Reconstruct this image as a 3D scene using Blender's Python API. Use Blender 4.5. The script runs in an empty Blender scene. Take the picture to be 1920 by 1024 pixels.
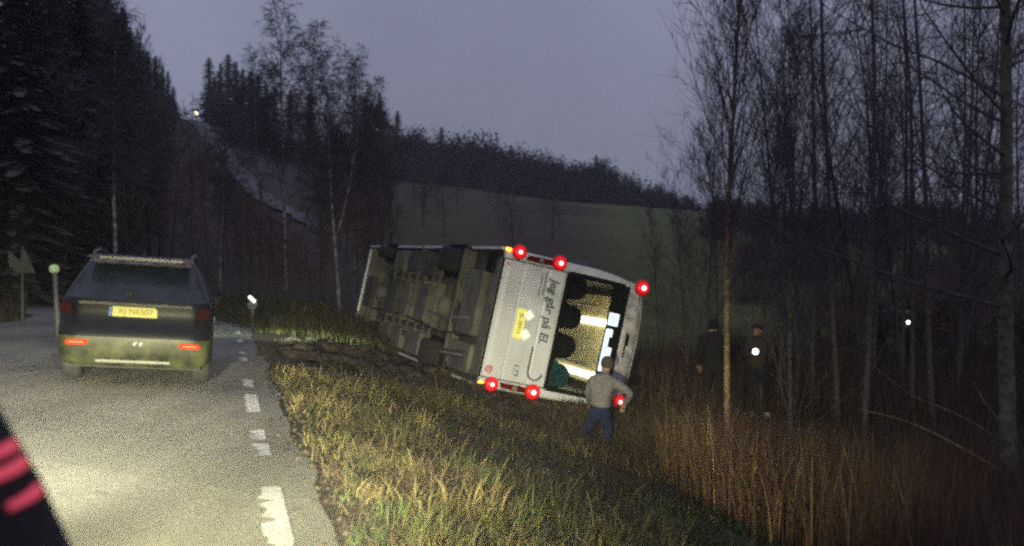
import bpy, bmesh, math, random
import numpy as np
from mathutils import Vector, Matrix
R = math.radians
scn = bpy.context.scene
COL = scn.collection
PI = math.pi

# ------------------------------------------------------------------ camera
EYE = 1.35
cam_d = bpy.data.cameras.new('camera'); cam = bpy.data.objects.new('camera', cam_d); COL.objects.link(cam)
cam.location = (0, 0, EYE); cam.rotation_euler = (R(90), 0, 0)
cam_d.sensor_width = 36; cam_d.lens = 37.5; cam_d.clip_start = 0.05; cam_d.clip_end = 3000
cam_d.dof.use_dof = True; cam_d.dof.focus_distance = 17.5; cam_d.dof.aperture_fstop = 2.1
scn.camera = cam
# ------------------------------------------------------------------ world (dusk under thin cloud)
SUN_EL, SUN_ROT = R(1.5), R(200)
w = bpy.data.worlds.new('World'); scn.world = w; w.use_nodes = True
nt = w.node_tree; nt.nodes.clear()
wo = nt.nodes.new('ShaderNodeOutputWorld'); bg = nt.nodes.new('ShaderNodeBackground')
sky = nt.nodes.new('ShaderNodeTexSky'); sky.sky_type = 'NISHITA'; sky.sun_disc = False
sky.sun_elevation = SUN_EL; sky.sun_rotation = SUN_ROT; sky.dust_density = 2
tc = nt.nodes.new('ShaderNodeTexCoord'); sp = nt.nodes.new('ShaderNodeSeparateXYZ')
ramp = nt.nodes.new('ShaderNodeValToRGB')
nt.links.new(tc.outputs['Generated'], sp.inputs[0]); nt.links.new(sp.outputs['Z'], ramp.inputs[0])
e = ramp.color_ramp.elements
e[0].position = 0.0; e[0].color = (0.184, 0.194, 0.264, 1)
e[1].position = 1.0; e[1].color = (0.24, 0.25, 0.37, 1)
m = e.new(0.12); m.color = (0.187, 0.199, 0.280, 1)
m = e.new(0.30); m.color = (0.222, 0.238, 0.345, 1)
nz = nt.nodes.new('ShaderNodeTexNoise'); nz.inputs['Scale'].default_value = 3.0; nz.inputs['Detail'].default_value = 5
nt.links.new(tc.outputs['Generated'], nz.inputs['Vector'])
mr = nt.nodes.new('ShaderNodeMapRange'); mr.inputs[1].default_value = 0.3; mr.inputs[2].default_value = 0.7
mr.inputs[3].default_value = 0.86; mr.inputs[4].default_value = 1.13
nt.links.new(nz.outputs[0], mr.inputs[0])
mul = nt.nodes.new('ShaderNodeVectorMath'); mul.operation = 'SCALE'
nt.links.new(ramp.outputs[0], mul.inputs[0]); nt.links.new(mr.outputs[0], mul.inputs['Scale'])
add = nt.nodes.new('ShaderNodeVectorMath'); add.operation = 'MULTIPLY_ADD'; add.inputs[1].default_value = (0.004, 0.004, 0.004)
nt.links.new(sky.outputs[0], add.inputs[0]); nt.links.new(mul.outputs[0], add.inputs[2])
nt.links.new(add.outputs[0], bg.inputs['Color']); bg.inputs['Strength'].default_value = 1.2
nt.links.new(bg.outputs[0], wo.inputs[0])
# last, very soft daylight left behind the clouds
sd = bpy.data.lights.new('sun', 'SUN'); sd.energy = 0.03; sd.angle = R(30); sd.color = (0.8, 0.85, 1)
so = bpy.data.objects.new('sun', sd); COL.objects.link(so); so.rotation_euler = (R(50), 0, R(200 - 180))
# ------------------------------------------------------------------ head lamps of the car the picture is taken from
TH = R(15.0)
RD = np.array([-math.sin(TH), math.cos(TH)]); RN = np.array([math.cos(TH), math.sin(TH)])
def spot(name, loc, target, power, size, blend, color, scale=(1, 1, 1), radius=0.06):
    d = bpy.data.lights.new(name, 'SPOT'); d.energy = power; d.spot_size = R(size); d.spot_blend = blend
    d.color = color; d.shadow_soft_size = radius
    o = bpy.data.objects.new(name, d); COL.objects.link(o); o.location = loc
    v = Vector(target) - Vector(loc); q = v.to_track_quat('-Z', 'Y'); o.rotation_euler = q.to_euler(); o.scale = scale
    return o
HC = np.array([-0.55, 0.0])
for k, sx in enumerate((-0.65, 0.65)):
    p = HC + RN*sx + RD*1.9; t = p + RD*12 + RN*(-1.6 if sx < 0 else -.3)
    spot('near_headlamp_light', (p[0], p[1], 0.78), (t[0], t[1], -.80), 4800, 74, 1.0, (1.0, 0.93, 0.54), (1.65, 0.40, 1))
    t2 = p + RD*14 + RN*(-1.5 if sx < 0 else 1.2)
    spot('near_headlamp_beam', (p[0], p[1], 0.78), (t2[0], t2[1], -.52 if sx > 0 else -.60), 3900 if sx > 0 else 19000, 34, 1.0, (1.0, 0.95, 0.68), (2.0 if sx > 0 else 1.3, .40, 1))
# ------------------------------------------------------------------ picture settings
scn.view_settings.view_transform = 'Standard'; scn.view_settings.look = 'None'
scn.view_settings.exposure = 0.0; scn.view_settings.gamma = 1.0; scn.view_settings.use_curve_mapping = False
scn.render.engine = 'CYCLES'
scn.cycles.max_bounces = 5; scn.cycles.diffuse_bounces = 2; scn.cycles.glossy_bounces = 2
scn.cycles.transparent_max_bounces = 12; scn.cycles.sample_clamp_indirect = 2.0; scn.cycles.sample_clamp_direct = 5.0
scn.cycles.filter_width = 2.6
scn.cycles.use_denoising = False
scn.cycles.use_adaptive_sampling = False

rng = np.random.default_rng(7); random.seed(7)

# ------------------------------------------------------------------ helpers
def P(px, py, d):
    return Vector(((px-960)/2000*d, d, EYE-(py-512)/2000*d))

def mat(name, col, rough=0.8, metal=0.0, var=0.25, scale=8.0, bump=0.0, col2=None, emit=None, estr=0.0, spec=0.4, coat=0.0, attr=None, detail=6.0):
    m = bpy.data.materials.new(name); m.use_nodes = True; n = m.node_tree; b = n.nodes['Principled BSDF']
    b.inputs['Roughness'].default_value = rough; b.inputs['Metallic'].default_value = metal
    b.inputs['Specular IOR Level'].default_value = spec; b.inputs['Coat Weight'].default_value = coat
    t = n.nodes.new('ShaderNodeTexCoord'); no = n.nodes.new('ShaderNodeTexNoise')
    no.inputs['Scale'].default_value = scale; no.inputs['Detail'].default_value = detail
    n.links.new(t.outputs['Object'], no.inputs['Vector'])
    r = n.nodes.new('ShaderNodeValToRGB'); n.links.new(no.outputs[0], r.inputs[0])
    c2 = col2 if col2 else tuple(min(1, c*(1+var)) for c in col)
    c1 = tuple(c*(1-var) for c in col) if not col2 else col
    r.color_ramp.elements[0].position = 0.35; r.color_ramp.elements[1].position = 0.65
    r.color_ramp.elements[0].color = (*c1, 1); r.color_ramp.elements[1].color = (*c2, 1)
    out = r.outputs[0]
    if attr:
        a = n.nodes.new('ShaderNodeAttribute'); a.attribute_name = attr
        mx = n.nodes.new('ShaderNodeMix'); mx.data_type = 'RGBA'; mx.blend_type = 'MULTIPLY'; mx.inputs[0].default_value = 1
        n.links.new(out, mx.inputs[6]); n.links.new(a.outputs['Color'], mx.inputs[7]); out = mx.outputs[2]
    n.links.new(out, b.inputs['Base Color'])
    if bump:
        bp = n.nodes.new('ShaderNodeBump'); bp.inputs['Strength'].default_value = bump; bp.inputs['Distance'].default_value = 0.02
        n2 = n.nodes.new('ShaderNodeTexNoise'); n2.inputs['Scale'].default_value = scale*4; n2.inputs['Detail'].default_value = 6
        n.links.new(t.outputs['Object'], n2.inputs['Vector'])
        n.links.new(n2.outputs[0], bp.inputs['Height']); n.links.new(bp.outputs[0], b.inputs['Normal'])
    if emit:
        b.inputs['Emission Color'].default_value = (*emit, 1); b.inputs['Emission Strength'].default_value = estr
    return m

def glass(name, tint, tr=0.85, rough=0.03):
    m = bpy.data.materials.new(name); m.use_nodes = True; n = m.node_tree; n.nodes.clear()
    o = n.nodes.new('ShaderNodeOutputMaterial'); t = n.nodes.new('ShaderNodeBsdfTransparent'); g = n.nodes.new('ShaderNodeBsdfGlossy')
    t.inputs[0].default_value = (*[c*tr for c in tint], 1); g.inputs['Roughness'].default_value = rough
    f = n.nodes.new('ShaderNodeFresnel'); f.inputs[0].default_value = 1.5; mx = n.nodes.new('ShaderNodeMixShader')
    n.links.new(f.outputs[0], mx.inputs[0]); n.links.new(t.outputs[0], mx.inputs[1]); n.links.new(g.outputs[0], mx.inputs[2])
    n.links.new(mx.outputs[0], o.inputs[0]); return m

def tag(o, label=None, cat=None, group=None, kind=None):
    if label: o['label'] = label
    if cat: o['category'] = cat
    if group: o['group'] = group
    if kind: o['kind'] = kind
    return o

def empty(name, label, cat, loc=(0, 0, 0), rotz=0, group=None, matrix=None):
    o = bpy.data.objects.new(name, None); COL.objects.link(o); o.empty_display_size = 0.2
    if matrix is not None: o.matrix_world = matrix
    else: o.location = loc; o.rotation_euler = (0, 0, rotz)
    return tag(o, label, cat, group)

def link(name, me, m=None, parent=None, smooth=False):
    if m is not None and not me.materials:
        for k in (m if isinstance(m, (list, tuple)) else [m]): me.materials.append(k)
    if smooth: me.shade_smooth()
    o = bpy.data.objects.new(name, me); COL.objects.link(o); o.parent = parent
    return o

def npmesh(name, V, F, colors=None):
    """uniform faces (n,3) or (n,4)"""
    V = np.asarray(V, dtype=np.float32); F = np.asarray(F, dtype=np.int32); k = F.shape[1]
    me = bpy.data.meshes.new(name); me.vertices.add(len(V)); me.vertices.foreach_set('co', V.ravel())
    me.loops.add(F.size); me.loops.foreach_set('vertex_index', F.ravel())
    me.polygons.add(len(F)); me.polygons.foreach_set('loop_start', np.arange(0, F.size, k, dtype=np.int32))
    me.polygons.foreach_set('loop_total', np.full(len(F), k, dtype=np.int32))
    me.update(calc_edges=True); me.validate()
    if colors is not None:
        a = me.color_attributes.new('tone', 'FLOAT_COLOR', 'POINT'); a.data.foreach_set('color', np.asarray(colors, dtype=np.float32).ravel())
    return me

class MB:
    def __init__(s): s.v = []; s.f = []
    def add(s, vs, fs):
        o = len(s.v); s.v += [tuple(v) for v in vs]; s.f += [tuple(i+o for i in f) for f in fs]; return s
    def box(s, c, d, rot=None, ch=0.0):
        """box centre c, size d, optional chamfer"""
        x, y, z = (k/2 for k in d); M = rot if rot is not None else Matrix.Identity(3); c = Vector(c)
        if ch <= 0:
            vs = [Vector((a*x, b*y, g*z)) for a in (-1, 1) for b in (-1, 1) for g in (-1, 1)]
            fs = [(0, 1, 3, 2), (4, 6, 7, 5), (0, 4, 5, 1), (2, 3, 7, 6), (0, 2, 6, 4), (1, 5, 7, 3)]
            return s.add([M @ v + c for v in vs], fs)
        bm = bmesh.new(); bmesh.ops.create_cube(bm, size=1)
        for v in bm.verts: v.co = Vector((v.co.x*d[0], v.co.y*d[1], v.co.z*d[2]))
        bmesh.ops.bevel(bm, geom=bm.edges[:], offset=ch, segments=2, affect='EDGES', profile=0.7)
        bm.verts.index_update()
        s.add([M @ v.co + c for v in bm.verts], [[v.index for v in f.verts] for f in bm.faces]); bm.free(); return s
    def tube(s, pts, rad, n=8, cap=True):
        pts = [Vector(p) for p in pts]; rad = rad if isinstance(rad, (list, tuple)) else [rad]*len(pts)
        vs = []; fs = []; up = Vector((0, 0, 1))
        for i, p in enumerate(pts):
            t = (pts[min(i+1, len(pts)-1)] - pts[max(i-1, 0)]).normalized()
            u = up if abs(t.z) < 0.9 else Vector((1, 0, 0)); a = t.cross(u).normalized(); b = t.cross(a)
            for k in range(n):
                q = 2*PI*k/n; vs.append(p + (a*math.cos(q) + b*math.sin(q))*rad[i])
        for i in range(len(pts)-1):
            for k in range(n):
                fs.append((i*n+k, i*n+(k+1) % n, (i+1)*n+(k+1) % n, (i+1)*n+k))
        if cap: fs += [tuple(range(n-1, -1, -1)), tuple((len(pts)-1)*n+k for k in range(n))]
        return s.add(vs, fs)
    def lathe(s, prof, c=(0, 0, 0), axis='z', n=24):
        """prof (r, h) list along the axis"""
        vs = []; fs = []; c = Vector(c)
        for r, h in prof:
            for k in range(n):
                q = 2*PI*k/n; a, b = r*math.cos(q), r*math.sin(q)
                vs.append(c + Vector({'z': (a, b, h), 'y': (a, h, b), 'x': (h, a, b)}[axis]))
        for i in range(len(prof)-1):
            for k in range(n): fs.append((i*n+k, i*n+(k+1) % n, (i+1)*n+(k+1) % n, (i+1)*n+k))
        if prof[0][0] > 1e-4: fs.append(tuple(range(n-1, -1, -1)))
        if prof[-1][0] > 1e-4: fs.append(tuple((len(prof)-1)*n+k for k in range(n)))
        return s.add(vs, fs)
    def plate(s, poly, h, M):
        """extrude a 2-D polygon by h, then transform by 4x4 M"""
        n = len(poly); vs = [M @ Vector((x, y, 0)) for x, y in poly] + [M @ Vector((x, y, h)) for x, y in poly]
        fs = [tuple(range(n-1, -1, -1)), tuple(range(n, 2*n))] + [(k, (k+1) % n, n+(k+1) % n, n+k) for k in range(n)]
        return s.add(vs, fs)
    def build(s, name, m, parent=None, smooth=False):
        me = bpy.data.meshes.new(name); me.from_pydata(s.v, [], s.f); me.update()
        bm = bmesh.new(); bm.from_mesh(me); bmesh.ops.recalc_face_normals(bm, faces=bm.faces[:]); bm.to_mesh(me); bm.free()
        return link(name, me, m, parent, smooth)

def text_part(name, txt, size, M, m, parent, depth=0.004, align='CENTER', shear=0.0, bold=0.0):
    c = bpy.data.curves.new(name, 'FONT'); c.body = txt; c.size = size; c.extrude = depth/2; c.align_x = align; c.align_y = 'CENTER'
    c.shear = shear; c.offset = bold; c.resolution_u = 4
    o = bpy.data.objects.new('tmp_text', c); COL.objects.link(o); bpy.context.view_layer.update()
    me = bpy.data.meshes.new_from_object(o.evaluated_get(bpy.context.evaluated_depsgraph_get()))
    bpy.data.objects.remove(o); me.transform(M); me.materials.clear(); me.name = name
    return link(name, me, m, parent)

# ------------------------------------------------------------------ materials
M = {}
M['asphalt'] = mat('asphalt', (0.145, 0.14, 0.122), 0.85, scale=30, bump=.6, col2=(0.225, 0.217, 0.185), detail=10)
M['paint'] = mat('road_paint', (0.42, 0.42, 0.38), 0.6, scale=25, col2=(0.8, 0.79, 0.72), bump=0.3)
M['bus_white'] = mat('bus_white_paint', (0.54, 0.545, 0.56), 0.34, scale=2.2, col2=(0.72, 0.73, 0.75), coat=0.2, detail=10)
M['bus_dirty'] = mat('bus_scuffed_paint', (0.30, 0.28, 0.26), 0.5, scale=7, col2=(0.66, 0.65, 0.64), detail=12)
M['bus_black'] = mat('bus_black_trim', (0.008, 0.008, 0.009), 0.25, var=0.2)
M['bus_glass'] = glass('bus_rear_glass', (0.92, 0.96, 0.93))
M['dark_glass'] = mat('dark_glass', (0.008, 0.009, 0.012), 0.08, var=0.1, spec=0.6)
M['under'] = mat('underside_coating', (0.035, 0.033, 0.028), 0.8, scale=3, col2=(0.075, 0.068, 0.056), detail=12)
M['under_light'] = mat('underside_panel', (0.075, 0.07, 0.058), 0.7, scale=2.5, col2=(0.15, 0.14, 0.115), detail=12)
M['rubber'] = mat('rubber', (0.018, 0.018, 0.018), 0.85, scale=20, bump=0.4)
M['steel'] = mat('dull_steel', (0.25, 0.25, 0.25), 0.45, 0.7, scale=15)
M['cream'] = mat('interior_cream', (0.62, 0.53, 0.33), 0.6, var=0.12, scale=3)
M['strip'] = mat('ceiling_strip', (0.9, 0.9, 0.8), 0.5, emit=(1, 0.93, 0.72), estr=9)
M['seat'] = mat('dark_seat_fabric', (0.012, 0.014, 0.02), 0.9, scale=40)
M['teal'] = mat('teal_fabric', (0.015, 0.07, 0.10), 0.8, scale=9, bump=0.3, col2=(0.04, 0.17, 0.22))
M['decal'] = mat('decal_slate', (0.05, 0.10, 0.13), 0.5, var=0.15)
M['redcore'] = mat('tail_lamp_core', (0.9, 0.5, 0.5), 0.4, emit=(1.0, 0.62, 0.55), estr=30)
M['redglow'] = mat('tail_lamp_lens_halo', (0.6, 0.01, 0.01), 0.3, emit=(1.0, 0.004, 0.016), estr=4.5)
M['redlens'] = mat('tail_lamp_lens_unlit', (0.10, 0.004, 0.006), 0.15, var=0.3)
M['orange'] = mat('indicator_lit', (0.8, 0.3, 0.02), 0.3, emit=(1.0, 0.32, 0.02), estr=5)
M['yellow'] = mat('plate_yellow_glowing', (0.78, 0.72, 0.12), 0.4, var=0.06, scale=20, emit=(1.0, 0.93, 0.30), estr=0.35)  # emission imitates headlamp light thrown back by the plates
M['white'] = mat('sticker_white', (0.82, 0.82, 0.8), 0.5, var=0.05)
M['red'] = mat('sticker_red', (0.5, 0.03, 0.05), 0.5, var=0.2)
M['display'] = mat('display_lit', (0.5, 0.6, 0.7), 0.4, emit=(0.70, 0.88, 1.0), estr=1.5)
M['dispblue'] = mat('display_letters', (0.02, 0.1, 0.5), 0.4, emit=(0.03, 0.16, 0.6), estr=0.8)
M['carpaint'] = mat('car_dark_paint', (0.005, 0.006, 0.008), 0.34, var=0.15, scale=3, coat=.15, spec=0.25)
M['carlower'] = mat('car_lower_cladding', (0.014, 0.016, 0.010), 0.35, scale=4, col2=(.055, .06, .028), spec=0.5)  # olive blotches put the bumper's reflected light into the colour
M['plain'] = mat('grey_trim', (.07, .07, .07), .6, spec=.2)
M['carglass'] = mat('car_rear_glass', (0.016, 0.020, 0.034), 0.28, var=0.25, scale=4, spec=0.6)
M['chrome'] = mat('chrome', (0.16, 0.16, 0.17), 0.35, 0.9, var=0.1)
M['carred'] = mat('car_red_lens', (0.010, 0.0004, 0.002), 0.6, var=0.3, spec=.05, emit=(0.6, 0.01, 0.05), estr=0.02)
M['carlit'] = mat('car_fog_lamp_lit', (0.05, 0.004, 0.002), 0.8, spec=.05, emit=(1.0, 0.06, 0.012), estr=1.5)
M['carcore'] = mat('car_fog_lamp_core', (0.05, 0.01, 0.01), 0.8, spec=.05, emit=(1.0, 0.40, 0.16), estr=2.0)
M['bark_dark'] = mat('dark_bark', (0.045, 0.038, 0.036), 0.9, scale=14, bump=0.6, col2=(0.10, 0.085, 0.075))
M['bark_grey'] = mat('grey_green_bark', (0.05, 0.05, 0.035), 0.9, scale=9, bump=0.6, col2=(0.14, 0.135, 0.10))
M['bark_birch'] = mat('birch_bark', (0.05, 0.045, 0.04), 0.8, scale=4, bump=0.3, col2=(0.42, 0.39, 0.36))
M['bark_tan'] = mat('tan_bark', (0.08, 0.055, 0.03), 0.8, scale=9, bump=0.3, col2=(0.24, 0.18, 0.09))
M['twig'] = mat('twigs_dark', (0.075, 0.066, 0.068), 0.9, var=0.3)
M['twig_brown'] = mat('twigs_brown', (0.13, 0.080, 0.070), 0.9, var=0.35)
M['needle'] = mat('spruce_needles', (0.095, 0.092, 0.068), 0.9, var=0.4)
M['bush'] = mat('dark_bush', (0.026, 0.025, 0.025), 0.95, var=0.5, scale=1.5)
M['reed'] = mat('reed_stalks', (0.85, 0.76, 0.74), 0.8, var=0.1, attr='tone')
M['grass'] = mat('grass_blades', (0.55, 0.55, 0.55), 0.8, var=0.2, attr='tone')
M['stone'] = mat('pale_gravel', (0.06, 0.06, 0.062), 0.9, scale=1.1, col2=(0.21, 0.21, 0.22))
M['soil'] = mat('torn_soil', (0.016, 0.013, 0.010), 0.95, scale=12, bump=1.0, col2=(0.065, 0.05, 0.035))
M['signgrey'] = mat('sign_back_grey', (0.16, 0.17, 0.16), 0.55, 0.2, var=0.15)
M['signdark'] = mat('sign_back_dark', (.05, .052, .05), .6, var=.2)
M['retro_glow'] = mat('diamond_white_glowing', (.85, .85, .8), .4, var=.05, emit=(1, 1, .88), estr=.45)  # headlamp light returned by the diamonds, put in as emission
M['reflector'] = mat('reflector_white_glowing', (0.8, 0.85, 0.8), 0.3, emit=(0.9, 1.0, 0.85), estr=2.2)  # post reflector made to glow in place of returned headlamp light
M['reflgreen_glow'] = mat('reflector_green_glowing', (0.45, 0.6, 0.3), 0.4, emit=(0.6, 0.8, 0.35), estr=0.25)  # cap glows faintly by itself, imitating the light it would return
M['house'] = mat('house_boards', (0.30, 0.30, 0.31), 0.8, var=0.1)
M['roof'] = mat('roof_tiles', (0.03, 0.03, 0.035), 0.8, var=0.2)
M['lamp'] = mat('lamp_lit', (1, 1, 0.9), 0.5, emit=(1.0, 0.9, 0.66), estr=12)
M['torch'] = mat('torch_lit', (1, 1, 1), 0.5, emit=(0.9, 1.0, 1.0), estr=12)
M['lampdim'] = mat('window_light', (1, 0.9, 0.5), 0.5, emit=(1.0, 0.9, 0.5), estr=2.5)

# ------------------------------------------------------------------ terrain
P0 = np.array([-0.84, 5.27])            # a point of the asphalt's right edge
def st(x, y):
    x = np.asarray(x, float); y = np.asarray(y, float)
    s = (x-P0[0])*RN[0] + (y-P0[1])*RN[1]; t = (x-P0[0])*RD[0] + (y-P0[1])*RD[1]
    return s + np.maximum(0, t-20)**2/42, t
def xy(s, t):
    s0 = s - np.maximum(0, t-20)**2/42
    return P0[0] + RN[0]*s0 + RD[0]*t, P0[1] + RN[1]*s0 + RD[1]*t
CAMBER = 0.055
def vnoise(x, y, f, seed=0):
    """cheap smooth value noise"""
    x = np.asarray(x, float)*f + 100.3*seed; y = np.asarray(y, float)*f + 57.7*seed
    xi = np.floor(x); yi = np.floor(y); fx = x-xi; fy = y-yi; fx = fx*fx*(3-2*fx); fy = fy*fy*(3-2*fy)
    def h(a, b): q = np.sin(a*127.1 + b*311.7 + seed*7.3)*43758.5453; return q-np.floor(q)
    return (h(xi, yi)*(1-fx)+h(xi+1, yi)*fx)*(1-fy) + (h(xi, yi+1)*(1-fx)+h(xi+1, yi+1)*fx)*fy - 0.5
def sm(a, b, v): v = np.clip((np.asarray(v, float)-a)/(b-a), 0, 1); return v*v*(3-2*v)
HX = np.array([-300, -150, -96, -59, -40, -21, 0, 14, 38, 94, 160, 400])
HZ = np.array([45, 44, 38, 29.9, 25, 19, 16.3, 14.6, 12.4, 9.2, 7.5, 6])
def soilmask(x, y):
    s, t = st(x, y)
    return sm(0.1, 1.0, s)*(1-sm(5.2, 6.6, s))*sm(7.6, 9.5, t-s*0.9)*(1-sm(16.5, 19, t))
def zt(x, y, rough=True):
    x = np.asarray(x, float); y = np.asarray(y, float); s, t = st(x, y)
    g = np.interp(s, [0, .4, 1.5, 3.8, 6.75, 9, 14, 30, 60], [0, -.03, -.24, -.74, -1.30, -1.47, -1.5, -1.3, -.6])
    k = np.interp(y, [13, 17.9, 19.3, 24, 29], [1.5, 1.45, 1.0, 1.0, .72])
    bank = np.exp(-((t-27)/5.0)**2)*np.exp(-((s-2.2)/1.8)**2)*0.55
    right = g*k + bank
    road = -s*CAMBER - 0.05
    left = 5*CAMBER + np.interp(-s-5, [0, .5, 1.5, 3, 8, 25, 80], [0, -.04, -.3, .1, 1.0, 4.5, 14])
    z = np.where(s > 0, right, np.where(s > -5, road, left))
    z = np.where((s > -0.25) & (s <= 0), np.minimum(z, -0.03), z)
    a = sm(36, 60, y)*0.0 + np.clip((y-38)/162, 0, 1)
    hz = np.interp(x, HX, HZ)
    far = hz - np.maximum(0, y-205)*0.02
    zz = z*(1-a) + far*a
    if rough:
        off = (np.abs(s+2.5) > 2.6)
        zz = zz + off*(vnoise(x, y, .9, 1)*.12 + vnoise(x, y, 3.1, 2)*.06)*np.clip(np.abs(s+2.5)-2.6, 0, 1)
        sw = soilmask(x, y)
        zz = zz + sw*(vnoise(x, y, 1.3, 3)*.40 + vnoise(x, y, 3.1, 4)*.10 - .06)
        zz = zz + a*(vnoise(x, y, .06, 5)*3.0 + vnoise(x, y, .2, 6)*.7)*(1-sm(150, 200, y)*.6)
    return zz

def tri_grid(xs, ys):
    X, Y = np.meshgrid(xs, ys); V = np.stack([X.ravel(), Y.ravel(), zt(X, Y).ravel()], 1)
    nx, ny = len(xs), len(ys); i = np.arange(nx-1)[None, :] + np.arange(ny-1)[:, None]*nx; i = i.ravel()
    return V, np.stack([i, i+1, i+nx+1, i+nx], 1)
def ground_material():
    m = bpy.data.materials.new('ground_cover'); m.use_nodes = True; n = m.node_tree; b = n.nodes['Principled BSDF']
    b.inputs['Roughness'].default_value = 0.95; b.inputs['Specular IOR Level'].default_value = 0.15
    a = n.nodes.new('ShaderNodeAttribute'); a.attribute_name = 'tone'
    t = n.nodes.new('ShaderNodeTexCoord'); no = n.nodes.new('ShaderNodeTexNoise'); no.inputs['Scale'].default_value = 1.2; no.inputs['Detail'].default_value = 12
    no.inputs['Roughness'].default_value = 0.75
    n.links.new(t.outputs['Object'], no.inputs['Vector'])
    mr = n.nodes.new('ShaderNodeMapRange'); mr.inputs[1].default_value = .3; mr.inputs[2].default_value = .7; mr.inputs[3].default_value = .45; mr.inputs[4].default_value = 1.6
    n.links.new(no.outputs[0], mr.inputs[0])
    v = n.nodes.new('ShaderNodeVectorMath'); v.operation = 'SCALE'; n.links.new(a.outputs['Color'], v.inputs[0]); n.links.new(mr.outputs[0], v.inputs['Scale'])
    n.links.new(v.outputs[0], b.inputs['Base Color'])
    bp = n.nodes.new('ShaderNodeBump'); bp.inputs['Distance'].default_value = .05; bp.inputs['Strength'].default_value = .8
    n2 = n.nodes.new('ShaderNodeTexNoise'); n2.inputs['Scale'].default_value = 9; n2.inputs['Detail'].default_value = 8
    n.links.new(t.outputs['Object'], n2.inputs['Vector']); n.links.new(n2.outputs[0], bp.inputs['Height']); n.links.new(bp.outputs[0], b.inputs['Normal'])
    return m
def ground_tone(V):
    x, y = V[:, 0], V[:, 1]; s, t = st(x, y)
    c = np.tile(np.array([0.055, 0.045, 0.031]), (len(V), 1))              # dead grass and litter
    def mixin(wt, col):
        nonlocal c
        c = c*(1-wt[:, None]) + np.array(col)*wt[:, None]
    mixin(sm(40, 60, y), [0.085, 0.062, 0.055])                             # brown wooded slope
    fld = sm(-4, 3, x-0.072*y + vnoise(x, y, .08, 9)*5)*sm(27, 36, y)*sm(-1, 5, x)*(1-sm(200, 215, y))
    mixin(fld*.95, [0.110, 0.125, 0.035])                                   # green field
    fld2 = sm(-.135, -.10, x/np.maximum(y, 20) + vnoise(x, y, .05, 4)*.02)*sm(34, 50, y)*(1-sm(205, 220, y))*(1-fld)
    mixin(fld2*.75, [0.080, 0.080, 0.034])
    brn = np.exp(-((x-.035*y)/(.035*y+2))**2)*sm(60, 75, y)*(1-sm(135, 170, y))*(1-fld)
    mixin(brn*.7, [0.070, 0.040, 0.036])
    mixin(soilmask(x, y), [0.045, 0.035, 0.026])
    return np.concatenate([c, np.ones((len(V), 1))], 1)
M['ground'] = ground_material()
def uniq(a): return np.unique(np.round(a, 4))
gx = uniq(np.concatenate([np.arange(-1500, -300, 100), np.arange(-300, -60, 10), np.arange(-60, -16, 1.5), np.arange(-16, 14, .16), np.arange(14, 60, 1.5), np.arange(60, 300, 10), np.arange(300, 1501, 100)]))
gy = uniq(np.concatenate([np.arange(-200, -10, 20), np.arange(-10, 3, 1), np.arange(3, 36, .16), np.arange(36, 70, 1), np.arange(70, 240, 3), np.arange(240, 1500, 60)]))
V, F = tri_grid(gx, gy)
gm = npmesh('ground', V, F, ground_tone(V)); ground = link('ground', gm, M['ground'], smooth=True); tag(ground, kind='structure')

# road
ss = np.linspace(-5, 0, 26); tt = np.concatenate([np.arange(-14, 60, .5)])
S, T = np.meshgrid(ss, tt)
edge = (S > -0.01)*(vnoise(S*0+3, T, 1.7, 8)*.16 + vnoise(S*0+3, T, 6, 8)*.08) - (S < -4.99)*vnoise(S*0+9, T, 1.1, 4)*.4
X, Y = xy(S+edge, T); Z = -S*CAMBER
A = np.clip((Y-38)/162, 0, 1)
Z = Z + A*(np.interp(X, HX, HZ)-Z) + .012*np.sin(T*1.3+S)
V = np.stack([X.ravel(), Y.ravel(), Z.ravel()], 1); nx, ny = len(ss), len(tt)
i = (np.arange(nx-1)[None, :] + np.arange(ny-1)[:, None]*nx).ravel()
road = link('road', npmesh('road', V, np.stack([i, i+1, i+nx+1, i+nx], 1)), M['asphalt'], smooth=True); tag(road, kind='structure')
def roadz(s, t): return -s*CAMBER + .012*np.sin(t*1.3+s)
n_ = M['asphalt'].node_tree; b_ = n_.nodes['Principled BSDF']; src = b_.inputs['Base Color'].links[0].from_socket
tc_ = n_.nodes.new('ShaderNodeTexCoord'); mp_ = n_.nodes.new('ShaderNodeMapping'); mp_.inputs['Rotation'].default_value = (0, 0, -TH); mp_.inputs['Scale'].default_value = (1.6, .28, 1)
np_ = n_.nodes.new('ShaderNodeTexNoise'); np_.inputs['Scale'].default_value = .9; np_.inputs['Detail'].default_value = 6; np_.inputs['Roughness'].default_value = .65
mr_ = n_.nodes.new('ShaderNodeMapRange'); mr_.inputs[1].default_value = .35; mr_.inputs[2].default_value = .65; mr_.inputs[3].default_value = .62; mr_.inputs[4].default_value = 1.15
vo_ = n_.nodes.new('ShaderNodeTexVoronoi'); vo_.feature = 'DISTANCE_TO_EDGE'; vo_.inputs['Scale'].default_value = .55; mr2 = n_.nodes.new('ShaderNodeMapRange'); mr2.inputs[1].default_value = 0; mr2.inputs[2].default_value = .012; mr2.inputs[3].default_value = .45; mr2.inputs[4].default_value = 1
nw_ = n_.nodes.new('ShaderNodeTexNoise'); nw_.inputs['Scale'].default_value = 2.5; av_ = n_.nodes.new('ShaderNodeVectorMath'); av_.operation = 'ADD'
n_.links.new(tc_.outputs['Object'], mp_.inputs[0]); n_.links.new(mp_.outputs[0], np_.inputs['Vector']); n_.links.new(np_.outputs[0], mr_.inputs[0])
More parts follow.
